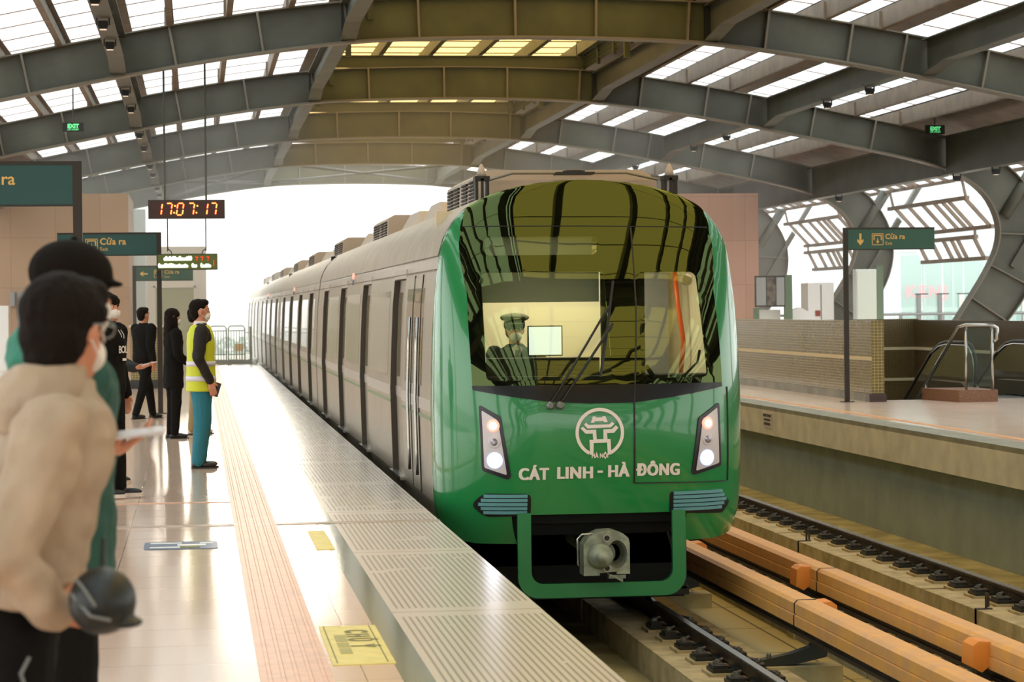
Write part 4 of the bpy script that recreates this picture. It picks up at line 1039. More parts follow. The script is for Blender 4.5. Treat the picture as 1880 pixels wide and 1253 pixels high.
# digital clock hanging on two rods with the passenger display under it
ck = thing('digital_clock', (0, 0, 0), 'hanging clock showing 17:07:17 in red-orange digits over the left platform', 'clock')
yc = 37.25
MB().box(-.73, .44, yc-.07, yc+.07, 3.0, 3.29).build('housing', 'clockbox', ck)
MB().box(-.705, .415, yc-.078, yc-.07, 3.02, 3.27).build('face', 'clockface', ck)
SEG = {'0': 'abcdef', '1': 'bc', '7': 'abc'}
def digit(ch, x, z, w, h, m1, m2):
    t = w*.16; sl = .13
    P = {'a': ((0, h), (w, h)), 'b': ((w, h), (w, h/2)), 'c': ((w, h/2), (w, 0)), 'd': ((0, 0), (w, 0)), 'e': ((0, 0), (0, h/2)), 'f': ((0, h/2), (0, h))}
    for s in SEG[ch]:
        (a, b), (c, d) = P[s]; L = math.hypot(c-a, d-b); g = .012; ux, uz = (c-a)/L, (d-b)/L
        p = (x+a+ux*g+sl*b, z+b+uz*g); q = (x+c-ux*g+sl*d, z+d-uz*g)
        m1.bar((p[0], yc-.083, p[1]), (q[0], yc-.083, q[1]), .004, t, up=(-uz, 0, ux)); m2.bar((p[0], yc-.080, p[1]), (q[0], yc-.080, q[1]), .003, t*1.9, up=(-uz, 0, ux))
m1, m2 = MB(), MB()
for ch, x in zip('170717', (-.625, -.475, -.30, -.135, .07, .205)):
    m1, m2 = MB(), MB(); digit(ch, x, 3.055, .09, .18, m1, m2)
    dg_ = m1.build('digit', 'led_red', ck); m2.build('digit_glow', 'led_edge', dg_)
for x in (-.335, .005):
    for z, dx in ((3.09, 0), (3.195, .015)): MB().ell((x+dx, yc-.083, z), (.013, .004, .013), 10, 6).build('colon_dot', 'led_red', ck)
for x in (-.475, .155):
    MB().tube([(x, yc, 3.29), (x, yc, 5.45)], .016, 8).build('rod', 'steel', ck)
    MB().box(x-.05, x+.05, yc-.2, yc+.0, 5.42, 5.56).tube([(x-.04, yc-.18, 5.5), (x-.04, yc-.18, 5.66)], .01, 6).tube([(x+.04, yc-.18, 5.5), (x+.04, yc-.18, 5.66)], .01, 6).tube([(x+.05, yc-.1, 5.48), (x+.16, yc-.1, 5.5), (x+.15, yc-.1, 5.56), (x+.08, yc-.1, 5.54)], .012, 6).build('beam_clamp', 'signframe', ck)
for x in (-.44, .145):
    MB().tube([(x, yc, 3.0), (x, yc, 2.50)], .010, 6).tube([(x, yc, 2.54), (x+(.05 if x < 0 else -.05), yc, 2.50), (x+(.06 if x < 0 else -.06), yc, 2.46)], .008, 6).build('chain', 'signframe', ck)
pd = thing('passenger_display', (0, 0, 0), 'green dot display with glaring white text and red figures hanging under the clock', 'display')
MB().box(-.60, .32, yc-.05, yc+.05, 2.21, 2.46).build('housing', 'clockbox', pd)
MB().box(-.59, .31, yc-.054, yc-.05, 2.225, 2.445).build('face', 'ledface', pd)
random.seed(3); m = MB()
def pills(x0, x1, z, h):
    x = x0
    while x < x1-.02:
        w = random.uniform(.025, .04); hh = h*random.choice((.75, .8, 1.0, 1.15)); m.ell((x+w/2, yc-.058, z+(hh-h)*.5), (w*.62, .004, hh/2), 12, 8); x += w*.82
pills(-.50, -.07, 2.385, .065); pills(-.585, -.12, 2.275, .062); pills(-.075, .015, 2.275, .06); pills(.06, .215, 2.275, .062)
m.build('white_text', 'led_white', pd)
m = MB()
for x in (-.02, .06, .15): m.bar((x, yc-.058, 2.41), (x+.045, yc-.058, 2.405), .004, .014, up=(0, 0, 1)).bar((x+.035, yc-.058, 2.41), (x+.02, yc-.058, 2.35), .004, .012, up=(1, 0, 0))
m.bar((.262, yc-.058, 2.36), (.262, yc-.058, 2.27), .004, .012, up=(1, 0, 0)).build('red_figures', 'led_red2', pd)
# exit boxes
def exit_box(x, y, z, label, top):
    e = thing('exit_sign', (0, 0, 0), label, 'sign', 'green exit signs')
    MB().box(x-.2, x+.2, y-.03, y+.03, z-.09, z+.09).build('housing', 'signframe', e); MB().box(x-.185, x+.185, y-.034, y-.03, z-.075, z+.075).build('face', 'exitface', e)
    txt(e, 'EXIT', x, y-.036, z-.015, .105, 'exitlit', 'CENTER', .005); txt(e, 'LỐI THOÁT', x, y-.036, z-.062, .042, 'exitlit', 'CENTER', .001, name='small_lettering')
    MB().tube([(x, y, z+.09), (x, y, top)], .016, 8).build('rod', 'steel', e)
    return e
exit_box(-2.335, 47.0, 5.155, 'lit EXIT box hanging at the left over the waiting people', 6.15)
exit_box(14.85, 47.0, 5.085, 'lit EXIT box hanging under the right part of the roof', 5.95)
# platform stickers
st = tag(MB().box(.58, .86, 10.63, 11.93, 0, .004).build('floor_sticker', 'yellowsign', loc=(.72, 11.3, 0)), 'yellow warning sticker with rows of print beside the tactile strip', 'sticker')
m = MB()
ux, uy = (0, -1, 0), (1, 0, 0)
text_on(m, 'CHÚ Ý', .15, (-.02, .46, .006), ux, uy, bold=.006, align='LEFT', spacing=1.5)
o = m.build('large_print', 'olive', st)
for a_, b_ in ((.06, .28), (-.13, .02), (-.34, -.17)): MB().box(-.085, -.03, a_, b_, .004, .006).build('small_print', M('faded_olive_print', (160, 152, 84), .6), st)
MB().box(-.12, -.115, -.62, .62, .004, .006).box(.105, .11, -.62, .62, .004, .006).build('border_line', 'olive', st)
st2 = tag(MB().box(.76, .88, 15.75, 17.1, 0, .004).build('floor_sticker', 'yellowsign'), 'faint yellow sticker farther along the edge, just before the joint strip', 'sticker')
bs = tag(MB().prism(rounded([(-.37, 16.02), (.12, 16.02), (.12, 16.52), (-.37, 16.52)], .05), 'Z', 0, .004).build('floor_sticker', 'blue'), 'blue floor sticker with a white queue symbol on the left platform', 'sticker')
MB().box(-.33, -.1, 16.1, 16.16, .004, .006).box(-.15, .04, 16.22, 16.32, .004, .006).box(-.33, -.12, 16.38, 16.44, .004, .006).box(.0, .09, 16.35, 16.42, .004, .006).build('white_symbol', 'white', bs)
MB().box(-.13, .0, 16.08, 16.2, .004, .0065).build('olive_patch', 'olive', bs)
# green gate fence at the end of the platform
fg = thing('end_gate', (0, 0, 0), 'green barred end-of-platform gate with two leaves and a dark post', 'gate')
for x0 in (.36, .90):
    m = MB(); r = .05; w = .48; y = 71.0
    m.tube([(x0, y, .12), (x0, y, 1.05), (x0+r, y, 1.12), (x0+w-r, y, 1.12), (x0+w, y, 1.05), (x0+w, y, .12), (x0, y, .12)], .02, 8).tube([(x0, y, .98), (x0+w, y, .98)], .014, 6).tube([(x0, y, .28), (x0+w, y, .28)], .014, 6)
    for k in range(1, 6): m.tube([(x0+w*k/6, y, .12), (x0+w*k/6, y, .98)], .011, 6)
    m.build('gate_leaf', 'gridg', fg)
MB().box(1.52, 1.59, 70.9, 71.0, 0, 1.1).box(1.48, 1.62, 70.85, 71.05, 0, .14).tube([(1.38, 70.95, .92), (1.55, 70.95, .92)], .012, 6).tube([(1.38, 70.95, .38), (1.55, 70.95, .38)], .012, 6).build('post', 'gridg', fg)
MB().box(.3, 1.5, 70.95, 71.05, 0, .12).build('kerb', 'bronze', fg)
tag(MB().box(1.12, 1.38, 73.5, 73.7, .34, .56).box(1.15, 1.18, 73.55, 73.6, 0, .34).box(1.32, 1.35, 73.55, 73.6, 0, .34).build('warning_box', 'boxorange'), 'small orange box on legs behind the end gate', 'box')
struct(MB().box(.3, 8.75, 72.5, 73, -1.5, -.3), 'wall_end_under', 'underwall')
struct(MB().box(-.5, 2.0, 72.5, 90, -.4, -.05), 'floor_service', 'fascia')
tag(MB().ell((1.66, 70.3, .09), (.09, .12, .08), 14, 8).box(1.6, 1.72, 70.2, 70.4, 0, .04).build('end_lamp', 'white', smooth=True), 'small white rounded lamp at the platform edge by the end gate', 'lamp')
# left block furniture
tag(MB().box(-5.0, -4.45, 58, 58.3, 0, 1.75).box(-5.0, -4.45, 57.98, 58, .2, 1.6).build('vending_cabinet', 'white'), 'pale cabinet standing against the tan wall at the far left', 'cabinet')
tag(MB().box(-4.62, -4.5, 60.7, 61, 1.75, 2.1).box(-4.45, -4.05, 60.9, 61, 1.3, 2.1).build('wall_notice', 'cab_grey'), 'small grey notice and dark plate on the tan wall at the far left', 'notice')
tb = thing('tiled_bench', (-.85, 50, 0), 'low olive tiled block with dark base between the waiting people', 'bench')
MB().box(-.5, .25, -.5, .5, .18, 1.25).build('tiled_body', mosx, tb); MB().box(-.52, .27, -.52, .52, 0, .18).build('base', 'dark', tb)
MB().box(-.54, .29, -.54, .54, 1.25, 1.29).build('top', 'pale', tb)
# --- escalator
es = thing('escalator', (0, 0, 0), 'escalator going down beyond the red granite block, rounded dark handrails', 'escalator')
for x in (12.72, 13.92):
    path = []
    for k in range(9):
        a = math.radians(250-k*20); path.append((38.55+.42*math.cos(a), .47+.42*math.sin(a)))
    path = [(38.5, .02)]+[(38.62+.44*math.cos(math.radians(a)), .46+.44*math.sin(math.radians(a))) for a in range(250, 89, -16)]+[(39.7, .90), (40.1, .86), (40.5, .74), (47.5, -3.0)]
    m = MB(); m.tube([(x, a, b) for a, b in path], .035, 8); m.build('handrail', 'esc_rail', es, smooth=True)
    inner = [(a+(0 if i > 8 else .03), b-.05) for i, (a, b) in enumerate(path[1:])]
    MB().prism(inner+[(47.5, -3.4), (40.5, -.2), (38.5, -.02)], 'X', x-.012, x+.012).build('balustrade', 'esc_side', es)
    MB().prism([(38.2, 0), (39.8, .0), (47.5, -4), (47.5, -3.6), (40.3, .24), (38.6, .24), (38.3, .14)], 'X', x-.12, x+.12).build('skirt_panel', 'esc_skin', es)
    MB().tube([(x-.03, a+.015, b-.035) for a, b in path[1:-1]], .012, 6).build('trim_line', 'chrome', es)
MB().prism([(36.9, -.02), (39.6, -.02), (47.5, -4), (47.5, -4.2), (39.6, -.3), (36.9, -.3)], 'X', 12.85, 13.8).build('steps', 'grey', es)
MB().box(13.8, 13.86, 38.1, 38.16, .16, .28).build('direction_light', emis('orange_indicator', (255, 130, 60), 3), es)
# --- stair handrail and granite block
gb = tag(MB().prism(rounded([(11.92, 36.62), (12.56, 36.62), (12.56, 37.9), (11.7, 37.9)], .02), 'Z', 0, .19).build('granite_block', 'granite'), 'red granite block at the head of the stairs by the escalator', 'block')
hr = thing('stair_handrail', (0, 0, 0), 'steel stair handrail with glass panel standing on the granite block', 'handrail')
m = MB(); m.tube([(12.0, 41.0, -1.05), (12.0, 36.85, 1.19), (12.06, 36.72, 1.22), (12.5, 36.7, 1.22), (12.58, 36.7, 1.17), (12.58, 36.7, 1.0), (12.52, 36.7, .96)], .028, 10).build('rail', 'chrome', hr, smooth=True)
MB().tube([(12.08, 36.75, .19), (12.08, 36.75, 1.2)], .022, 8).tube([(12.5, 36.72, .19), (12.5, 36.72, 1.2)], .026, 8).tube([(12.0, 38.6, -.4), (12.0, 38.6, .24)], .02, 8).build('post', 'chrome', hr, smooth=True)
MB().box(12.1, 12.48, 36.73, 36.74, .24, 1.16).build('glass_panel', 'clear', hr)
# --- far side of the right platform
b = thing('notice_board', (0, 0, 0), 'framed notice board of photographs beside the right tan block', 'board')
MB().box(13.45, 14.2, 57, 57.05, 1.52, 2.28).build('frame', 'signframe', b)
MB().box(13.48, 13.72, 56.98, 57, 1.56, 2.24).box(13.98, 14.18, 56.98, 57, 1.56, 2.24).build('side_sheet', 'cab_grey', b); MB().box(13.74, 13.96, 56.98, 57, 1.56, 2.24).build('photo_sheet', M('photo_print', (96, 84, 72), .5, var=.4, vscale=9), b)
MB().box(14.18, 14.38, 57, 57.08, 0, 2.3).box(13.42, 13.55, 57, 57.08, 0, 1.5).build('post', 'gridg', b)
tag(MB().box(13.6, 14.15, 57.3, 57.6, 0, 1.45).prism([(14.45, 0), (14.85, 0), (14.85, 1.4), (14.65, 1.5), (14.45, 1.42)], 'Y', 57.3, 57.7).build('ticket_cabinet', 'white'), 'low white cabinet with rounded top left of the tall white cupboard', 'cabinet')
wc = thing('white_cupboard', (0, 0, 0), 'tall white cupboard with a small red label near the sign post', 'cupboard')
MB().box(14.9, 15.55, 57.5, 58.2, 0, 2.1).build('body', 'white', wc); MB().box(15.22, 15.24, 57.485, 57.5, .1, 2.05).build('door_gap', 'grey', wc); MB().box(15.08, 15.2, 57.48, 57.5, 1.28, 1.42).build('red_label', M('red_label', (140, 50, 30), .5), wc)
kb = thing('glass_kiosk', (0, 0, 0), 'glass-fronted information totem with a dark green side, right of the sign post', 'totem')
MB().box(15.98, 16.5, 57, 57.3, 0, 2.42).build('body', 'facade', kb); MB().box(16.0, 16.48, 56.98, 57, .2, 2.38).build('glass_front', 'sidewin', kb).data.materials[0] = M('totem_glass', (196, 204, 190), .08, spec=.9)
MB().box(16.5, 16.66, 56.98, 57.3, 0, 2.5).build('side_post', 'gridg', kb)
gl = thing('glass_balustrade', (0, 0, 0), 'tall frameless glass screen with capped steel posts along the far right of the platform', 'glass screen')
for k in range(8):
    x = 19.05+k*.58
    MB().box(x, x+.11, 62, 62.06, 0, 1.82).build('post', 'grey' if k < 2 else 'chrome', gl)
    MB().box(x-.02, x+.3, 61.98, 62.08, 1.80, 1.83).build('clamp', 'dark', gl)
    MB().box(x-.40, x+.14, 62.1, 62.115, .2, 2.85).build('pane', 'clear', gl)
MB().tube([(13.3, 61.8, 1.28), (23.5, 61.8, 1.28)], .035, 8).build('tube_rail', 'grey', gl)
for k in range(9): MB().box(13.9+k*1.15, 13.98+k*1.15, 61.78, 61.84, 0, 1.27).build('rail_post', 'grey', gl)
# --- across the street
bl = thing('glass_facade_building', (0, 0, 0), 'pale glass office building with white floor bands outside on the right', 'building')
MB().box(44.5, 75, 150, 170, -10, 26).build('glazing', 'facade_g', bl)
m = MB()
for z in (1.0, 4.9, 6.4, 8.0, 9.6, 11.4, 13.2): m.box(44.3, 75, 149.8, 150, z, z+.28)
m.build('floor_band', 'white', bl); m = MB()
for k in range(16): m.box(44.6+k*1.9, 44.72+k*1.9, 149.85, 150, -10, 26)
m.build('mullion', 'facade', bl)
txt(bl, 'KENJ', 45.2, 149.6, 1.95, 1.05, 'pink', bold=.04, name='pink_lettering', spacing=1.3); txt(bl, 'UME', 45.2, 149.6, .75, .85, 'white', bold=.02, name='white_lettering', spacing=1.1)
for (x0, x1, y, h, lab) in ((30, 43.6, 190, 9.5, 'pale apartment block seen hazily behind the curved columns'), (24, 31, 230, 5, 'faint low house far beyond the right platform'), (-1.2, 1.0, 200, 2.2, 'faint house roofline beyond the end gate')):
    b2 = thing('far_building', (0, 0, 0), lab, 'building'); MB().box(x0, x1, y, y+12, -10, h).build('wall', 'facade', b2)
    m = MB(); k = 0
    z = -2.0
    while z < h-1:
        x = x0+.5
        while x < x1-1: m.box(x, x+.7, y-.05, y, z, z+1.0); x += 1.5
        z += 1.9
    m.build('window', 'facade_g', b2)
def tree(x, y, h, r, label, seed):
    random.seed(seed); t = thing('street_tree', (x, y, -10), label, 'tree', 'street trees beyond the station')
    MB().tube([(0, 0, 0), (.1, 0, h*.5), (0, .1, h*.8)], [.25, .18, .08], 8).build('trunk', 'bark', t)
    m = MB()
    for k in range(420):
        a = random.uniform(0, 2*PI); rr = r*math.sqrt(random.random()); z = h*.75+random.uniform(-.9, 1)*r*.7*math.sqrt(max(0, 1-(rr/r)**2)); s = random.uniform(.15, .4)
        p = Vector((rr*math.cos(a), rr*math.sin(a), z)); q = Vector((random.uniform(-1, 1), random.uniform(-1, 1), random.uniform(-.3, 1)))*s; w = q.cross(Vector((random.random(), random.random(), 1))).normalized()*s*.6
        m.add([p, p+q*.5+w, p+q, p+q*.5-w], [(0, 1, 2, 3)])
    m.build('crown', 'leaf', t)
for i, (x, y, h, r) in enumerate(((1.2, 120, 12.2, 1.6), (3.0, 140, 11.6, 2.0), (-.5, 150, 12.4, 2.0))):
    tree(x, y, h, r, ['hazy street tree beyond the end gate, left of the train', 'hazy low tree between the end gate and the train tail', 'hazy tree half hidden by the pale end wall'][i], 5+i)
# ================================================================ people
def capsule(mb, p0, r0, p1, r1, n=12):
    p0, p1 = Vector(p0), Vector(p1); mb.ell(p0, r0, n, 8); mb.ell(p1, r1, n, 8)
    d = p1-p0; mb.tube([p0, p0+d*.5, p1], [r0, (r0+r1)/2, r1], n)
def chain(mb, pts, rs):
    for i in range(len(pts)-1): capsule(mb, pts[i], rs[i], pts[i+1], rs[i+1])
def rings_loft(mb, secs, n=20):
    """secs: (x, y, z, rx, ry)"""
    R = []
    for (x, y, z, rx, ry) in secs:
        R.append([(x+rx*math.copysign(abs(math.cos(2*PI*k/n))**.85, math.cos(2*PI*k/n)), y+ry*math.copysign(abs(math.sin(2*PI*k/n))**.85, math.sin(2*PI*k/n)), z) for k in range(n)])
    mb.loft(R)
def remeshed(mb, name, mat, parent, vox=.009, smooth=3, disp=0.0, dscale=.12, R=None):
    me = bpy.data.meshes.new(name); vs = mb.v
    me.from_pydata([tuple(v) for v in vs], [], mb.f); me.materials.append(MT[mat] if isinstance(mat, str) else mat)
    o = bpy.data.objects.new(name, me); COL.objects.link(o)
    m = o.modifiers.new('remesh', 'REMESH'); m.mode = 'VOXEL'; m.voxel_size = vox; m.use_smooth_shade = True
    if smooth: s_ = o.modifiers.new('smooth', 'SMOOTH'); s_.factor = .5; s_.iterations = smooth
    if disp:
        tx = bpy.data.textures.new('folds', 'CLOUDS'); tx.noise_scale = dscale; tx.noise_depth = 1
        d = o.modifiers.new('folds', 'DISPLACE'); d.texture = tx; d.strength = disp; d.mid_level = .5; d.texture_coords = 'LOCAL'
    dg = bpy.context.evaluated_depsgraph_get(); dg.update()
    me2 = bpy.data.meshes.new_from_object(o.evaluated_get(dg)); me2.name = name
    bpy.data.objects.remove(o)
    o = bpy.data.objects.new(name, me2); COL.objects.link(o); o.parent = parent
    for p in me2.polygons: p.use_smooth = True
    if not me2.materials: me2.materials.append(MT[mat])
    return o
def hand(mb, wrist, fwd, pn, side=1, curl=.45, s=1.0, spread=.06, thumb_in=.5):
    """side=+1: thumb toward fwd x pn.  pn is the direction the palm faces."""
    w = Vector(wrist); f = Vector(fwd).normalized(); p = Vector(pn); p = (p-f*p.dot(f)).normalized(); a = f.cross(p)*side
    k = s
    for t in (-.028, -.01, .01, .028):
        capsule(mb, w+f*.012*k+a*t*.6*k, .015*k, w+f*.082*k+a*t*k, .0125*k, 8)
    lens = [(.040, .025, .020), (.044, .029, .022), (.041, .027, .021), (.032, .021, .018)]
    for i, t in enumerate((.031, .0105, -.0105, -.030)):
        b = w+f*.086*k+a*t*k; ang = -curl*.3+.12*(i-1.5)*.2; d = (f+a*spread*(1.5-i)*.6).normalized()
        r = .0093*k
        for j, L in enumerate(lens[i]):
            ang_j = curl*(.6+.35*j)*(1+.08*i)
            d = (d*math.cos(ang_j)+p*math.sin(ang_j)).normalized(); p2 = None
            e = b+d*L*k; capsule(mb, b, r, e, r*.9, 8); b = e; r *= .92
            # keep the bending plane
            pl_ = (p-d*p.dot(d)); p_l = pl_.normalized() if pl_.length > .05 else p
    tb = w+f*.028*k+a*.03*k; td = (f*.65+a*.65+p*thumb_in*.6).normalized()
    capsule(mb, tb, .0145*k, tb+td*.036*k, .0115*k, 8); e = tb+td*.036*k; td = (td+f*.5+p*thumb_in*.4-a*.25).normalized(); capsule(mb, e, .0112*k, e+td*.028*k, .0088*k, 8)
def person(label, loc, rz, H, top, bottom, shoes, hairstyle='short', legs=None, arms=None, head_yaw=0.0, head_tilt=0.0, lean=0.0, vox=.010, hood=None, coat=None, skin='skin', mask=True, sole=None, bulk=1.0, group=None, hands=(1, 1), glove=None, waist_z=.90, lower=True, cap_m=None, trouser_w=1.0):
    s = H/1.70; r = thing('person', loc, label, 'person', group, rz)
    V = lambda x, y, z: Vector((x*s+lean*max(0, z-.9)*s, y*s, z*s))
    legs = legs or [((0, -.09, .9), (.01, -.095, .49), (-.02, -.10, .09), 0), ((0, .09, .9), (.01, .095, .49), (-.02, .10, .09), 0)]
    arms = arms or [((0, -.185, 1.385), (-.03, -.23, 1.12), (.03, -.225, .88), (.1, 0, -1), (0, 1, 0)), ((0, .185, 1.385), (-.03, .23, 1.12), (.03, .225, .88), (.1, 0, -1), (0, -1, 0))]
    # body: one continuous skin
    b = MB(); HR = Matrix.Rotation(head_yaw, 3, 'Z') @ Matrix.Rotation(head_tilt, 3, 'Y'); nk = V(.0, 0, 1.455)
    def hd(x, y, z): return nk+HR @ (Vector((x, y, z-1.455))*s)
    def he(m, c, rad, n=18, k=12): m.ell(hd(*c), tuple(q*s for q in rad), n, k, rot=HR)
    rings_loft(b, [(*V(0, 0, z), rx*s, ry*s) for z, rx, ry in ((.84, .09, .13), (.95, .095, .145), (1.08, .085, .125), (1.22, .10, .15), (1.34, .095, .165), (1.41, .07, .12), (1.44, .05, .07))])
    capsule(b, V(-.005, 0, 1.40), .055*s, hd(0, 0, 1.52), .05*s)
    he(b, (-.008, 0, 1.605), (.092, .074, .098)); he(b, (.022, 0, 1.55), (.068, .058, .07)); he(b, (.045, 0, 1.50), (.038, .034, .028)); he(b, (.05, 0, 1.625), (.035, .055, .035))
    he(b, (.092, 0, 1.572), (.014, .012, .02), 10, 8); he(b, (.085, 0, 1.59), (.010, .008, .022), 8, 6); he(b, (.078, 0, 1.535), (.014, .022, .008), 10, 6)
    for e_ in (-1, 1):
        he(b, (.0, e_*.073, 1.585), (.019, .009, .031), 12, 10); he(b, (.005, e_*.079, 1.592), (.012, .009, .02), 10, 8); he(b, (.073, e_*.032, 1.607), (.012, .020, .007), 10, 6)
    hand_pts = []
    for i, (sh, el, wr, hf, hp) in enumerate(arms):
        chain(b, [V(*sh), V(*el), V(*wr)], [.05*s, .04*s, .027*s])
        if hands[i]:
            hand(b, V(*wr), hf, hp, side=(1 if i == 0 else -1)*(1 if len(arms[i]) < 6 else arms[i][5]), s=s, curl=.35 if hands[i] == 1 else .55)
    if lower:
        for hp_, kn, an, ta in legs: chain(b, [V(*hp_), V(*kn), V(*an)], [.075*s, .05*s, .036*s])
    body = remeshed(b, 'body', skin, r, vox, 2)
    # face details
    for e_ in (-1, 1):
        m = MB(); he(m, (.074, e_*.032, 1.595), (.011, .013, .0055), 10, 8); m.build('eye', 'eyew', r, smooth=True)
        m = MB(); he(m, (.082, e_*.032, 1.595), (.005, .006, .005), 10, 8); m.build('pupil', 'eye', r, smooth=True)
        m = MB(); he(m, (.082, e_*.034, 1.616), (.008, .019, .004), 10, 6); m.build('eyebrow', 'hair', r, smooth=True)
    if mask:
        m = MB(); he(m, (.058, 0, 1.535), (.046, .054, .046), 18, 12); he(m, (.085, 0, 1.555), (.022, .022, .026), 12, 8); remeshed(m, 'face_mask', 'mask', r, vox*.7, 3)
        m = MB()
        for e_ in (-1, 1):
            m.tube([hd(.068, e_*.05, 1.565), hd(.03, e_*.074, 1.60), hd(-.005, e_*.084, 1.618), hd(-.02, e_*.082, 1.60)], .0022*s, 6).tube([hd(.055, e_*.055, 1.515), hd(.02, e_*.074, 1.54), hd(-.01, e_*.082, 1.565)], .0022*s, 6)
        m.build('mask_strap', 'mask', r)
    else:
        m = MB(); he(m, (.086, 0, 1.535), (.008, .02, .006), 10, 6); m.build('lips', 'lip', r, smooth=True)
    # hair or cap
    h = MB()
    if hairstyle == 'short':
        he(h, (-.022, 0, 1.632), (.097, .081, .084)); he(h, (-.045, 0, 1.585), (.066, .073, .078)); he(h, (.03, 0, 1.675), (.058, .06, .038)); he(h, (-.055, 0, 1.54), (.045, .055, .04))
    elif hairstyle == 'fringe':
        he(h, (-.012, 0, 1.635), (.105, .089, .088)); he(h, (-.035, 0, 1.585), (.078, .084, .075)); he(h, (.055, 0, 1.655), (.046, .068, .042))
    elif hairstyle == 'long':
        he(h, (-.012, 0, 1.635), (.105, .088, .086)); he(h, (-.045, 0, 1.56), (.075, .085, .12)); he(h, (-.055, 0, 1.45), (.07, .095, .14)); he(h, (.0, .07, 1.53), (.05, .022, .11)); he(h, (.0, -.07, 1.53), (.05, .022, .11)); he(h, (-.07, 0, 1.36), (.06, .08, .1))
    elif hairstyle == 'thick':
        he(h, (-.02, 0, 1.628), (.108, .090, .092)); he(h, (-.045, 0, 1.575), (.078, .082, .085)); he(h, (.045, 0, 1.672), (.055, .066, .042)); he(h, (-.06, 0, 1.525), (.05, .062, .045)); he(h, (.0, -.065, 1.63), (.06, .026, .03)); he(h, (.0, .065, 1.63), (.06, .026, .03))
    elif hairstyle == 'cap':
        he(h, (-.04, 0, 1.575), (.07, .075, .06)); he(h, (-.05, 0, 1.545), (.05, .06, .045))
    remeshed(h, 'hair', 'hair', r, vox*.8, 2, disp=.006 if hairstyle != 'cap' else 0, dscale=.03)
    if hairstyle == 'cap':
        m = MB(); he(m, (-.012, 0, 1.640), (.112, .094, .088)); he(m, (.075, 0, 1.625), (.055, .068, .011)); remeshed(m, 'cap', cap_m or 'capm', r, vox*.8, 2)
        m = MB(); he(m, (-.012, 0, 1.730), (.010, .010, .006), 8, 6); m.build('cap_button', 'capm', r)
    # top garment: torso and both sleeves
    t = MB(); B = bulk
    zt = coat or waist_z-.02
    secs = [(zt, .118*B, .172*B), (zt+.05, .128*B, .18*B), (1.02, .122*B, .172*B), (1.14, .118*B, .168*B), (1.26, .125*B, .185*B), (1.35, .115*B, .195*B), (1.41, .092*B, .155*B), (1.445, .07, .095), (1.475, .062, .068)]
    rings_loft(t, [(*V(0, 0, z), rx*s, ry*s) for z, rx, ry in secs])
    for sh, el, wr, *_ in arms:
        w_ = Vector(wr)*.97+Vector(el)*.03
        chain(t, [V(*sh), V(*el), V(*w_)], [.074*s*B, .060*s*B, .045*s*B])
    if hood:
        pass
    top_o = remeshed(t, 'jacket', top, r, vox, 2, disp=(.034 if top in ('beige', 'tealcloth') else .018)*s*B, dscale=.10)
    if hood:
        m = MB(); rings_loft(m, [(*V(-.05, 0, z), rx*s, ry*s) for z, rx, ry in ((1.36, .09, .12), (1.42, .11, .135), (1.47, .10, .115), (1.51, .075, .085))]); remeshed(m, 'hood', hood, r, vox, 2, disp=.02*s, dscale=.06)
    if lower:
        g = MB()
        rings_loft(g, [(*V(0, 0, z), rx*s, ry*s) for z, rx, ry in ((.80, .10, .15), (.88, .115, .17), (.97, .112, .162), (1.03, .105, .15))])
        tw = trouser_w
        for hp_, kn, an, ta in legs:
            a2 = Vector(an)+Vector((0, 0, -.015)); chain(g, [V(*hp_), V(*kn), V(*a2)], [.098*s*tw, .072*s*tw, .055*s*tw])
        remeshed(g, 'trousers', bottom, r, vox, 2, disp=.012*s, dscale=.10)
        for hp_, kn, an, ta in legs:
            m = MB(); A = V(*an); f = Vector((math.cos(ta), math.sin(ta), 0)); pitch = 0
            Rz = Matrix.Rotation(ta, 3, 'Z'); base = Vector((A.x, A.y, A.z-.09*s))
            m.ell(base+f*.01*s+Vector((0, 0, .05*s)), (.052*s, .042*s, .05*s), 14, 8, Rz); m.ell(base+f*.10*s+Vector((0, 0, .036*s)), (.085*s, .044*s, .034*s), 14, 8, Rz); m.ell(base-f*.025*s+Vector((0, 0, .035*s)), (.045*s, .038*s, .035*s), 14, 8, Rz)
            sh_ = remeshed(m, 'shoe', shoes, r, .006, 2)
            m = MB(); pts = [(-.07, -.03), (-.05, -.04), (.05, -.043), (.14, -.045), (.185, -.03), (.195, 0), (.185, .03), (.14, .045), (.05, .043), (-.05, .04), (-.07, .03), (-.075, 0)]
            P = [base+Rz @ Vector((x*s, y*s, 0)) for x, y in pts]
            hh = .03*s if sole == 'sole' else .016*s
            m.loft([[p+Vector((0, 0, 0)) for p in P], [p+Vector((0, 0, hh)) for p in P]]); m.build('sole', sole or 'dark', r)
    return r, V, hd, he, s
# the guard in the hi-vis vest
P, V, hd, he, s = person('person in a yellow-green reflective vest and blue trousers, standing in profile by the tactile strip', (0.03, 24.25, 0), math.radians(6), 1.685, 'puffer', 'bluetrousers', 'leather', 'short',
    arms=[((-.01, -.185, 1.385), (-.05, -.235, 1.12), (.07, -.22, .885), (.25, 0, -1), (0, 1, 0)), ((0, .185, 1.385), (-.02, .23, 1.12), (.08, .2, .90), (.1, 0, -1), (0, -1, 0))], bulk=1.0, vox=.009, legs=[((0, -.08, .9), (.0, -.075, .49), (-.045, -.07, .09), 0), ((0, .08, .9), (.03, .075, .49), (-.01, .07, .09), .1)], trouser_w=1.22)
vest = MB(); rings_loft(vest, [(*V(0, 0, z), rx*s, ry*s) for z, rx, ry in ((.78, .150, .205), (.84, .148, .203), (1.0, .144, .196), (1.14, .140, .186), (1.26, .142, .190), (1.36, .132, .165), (1.42, .108, .125), (1.45, .085, .10))], 28)
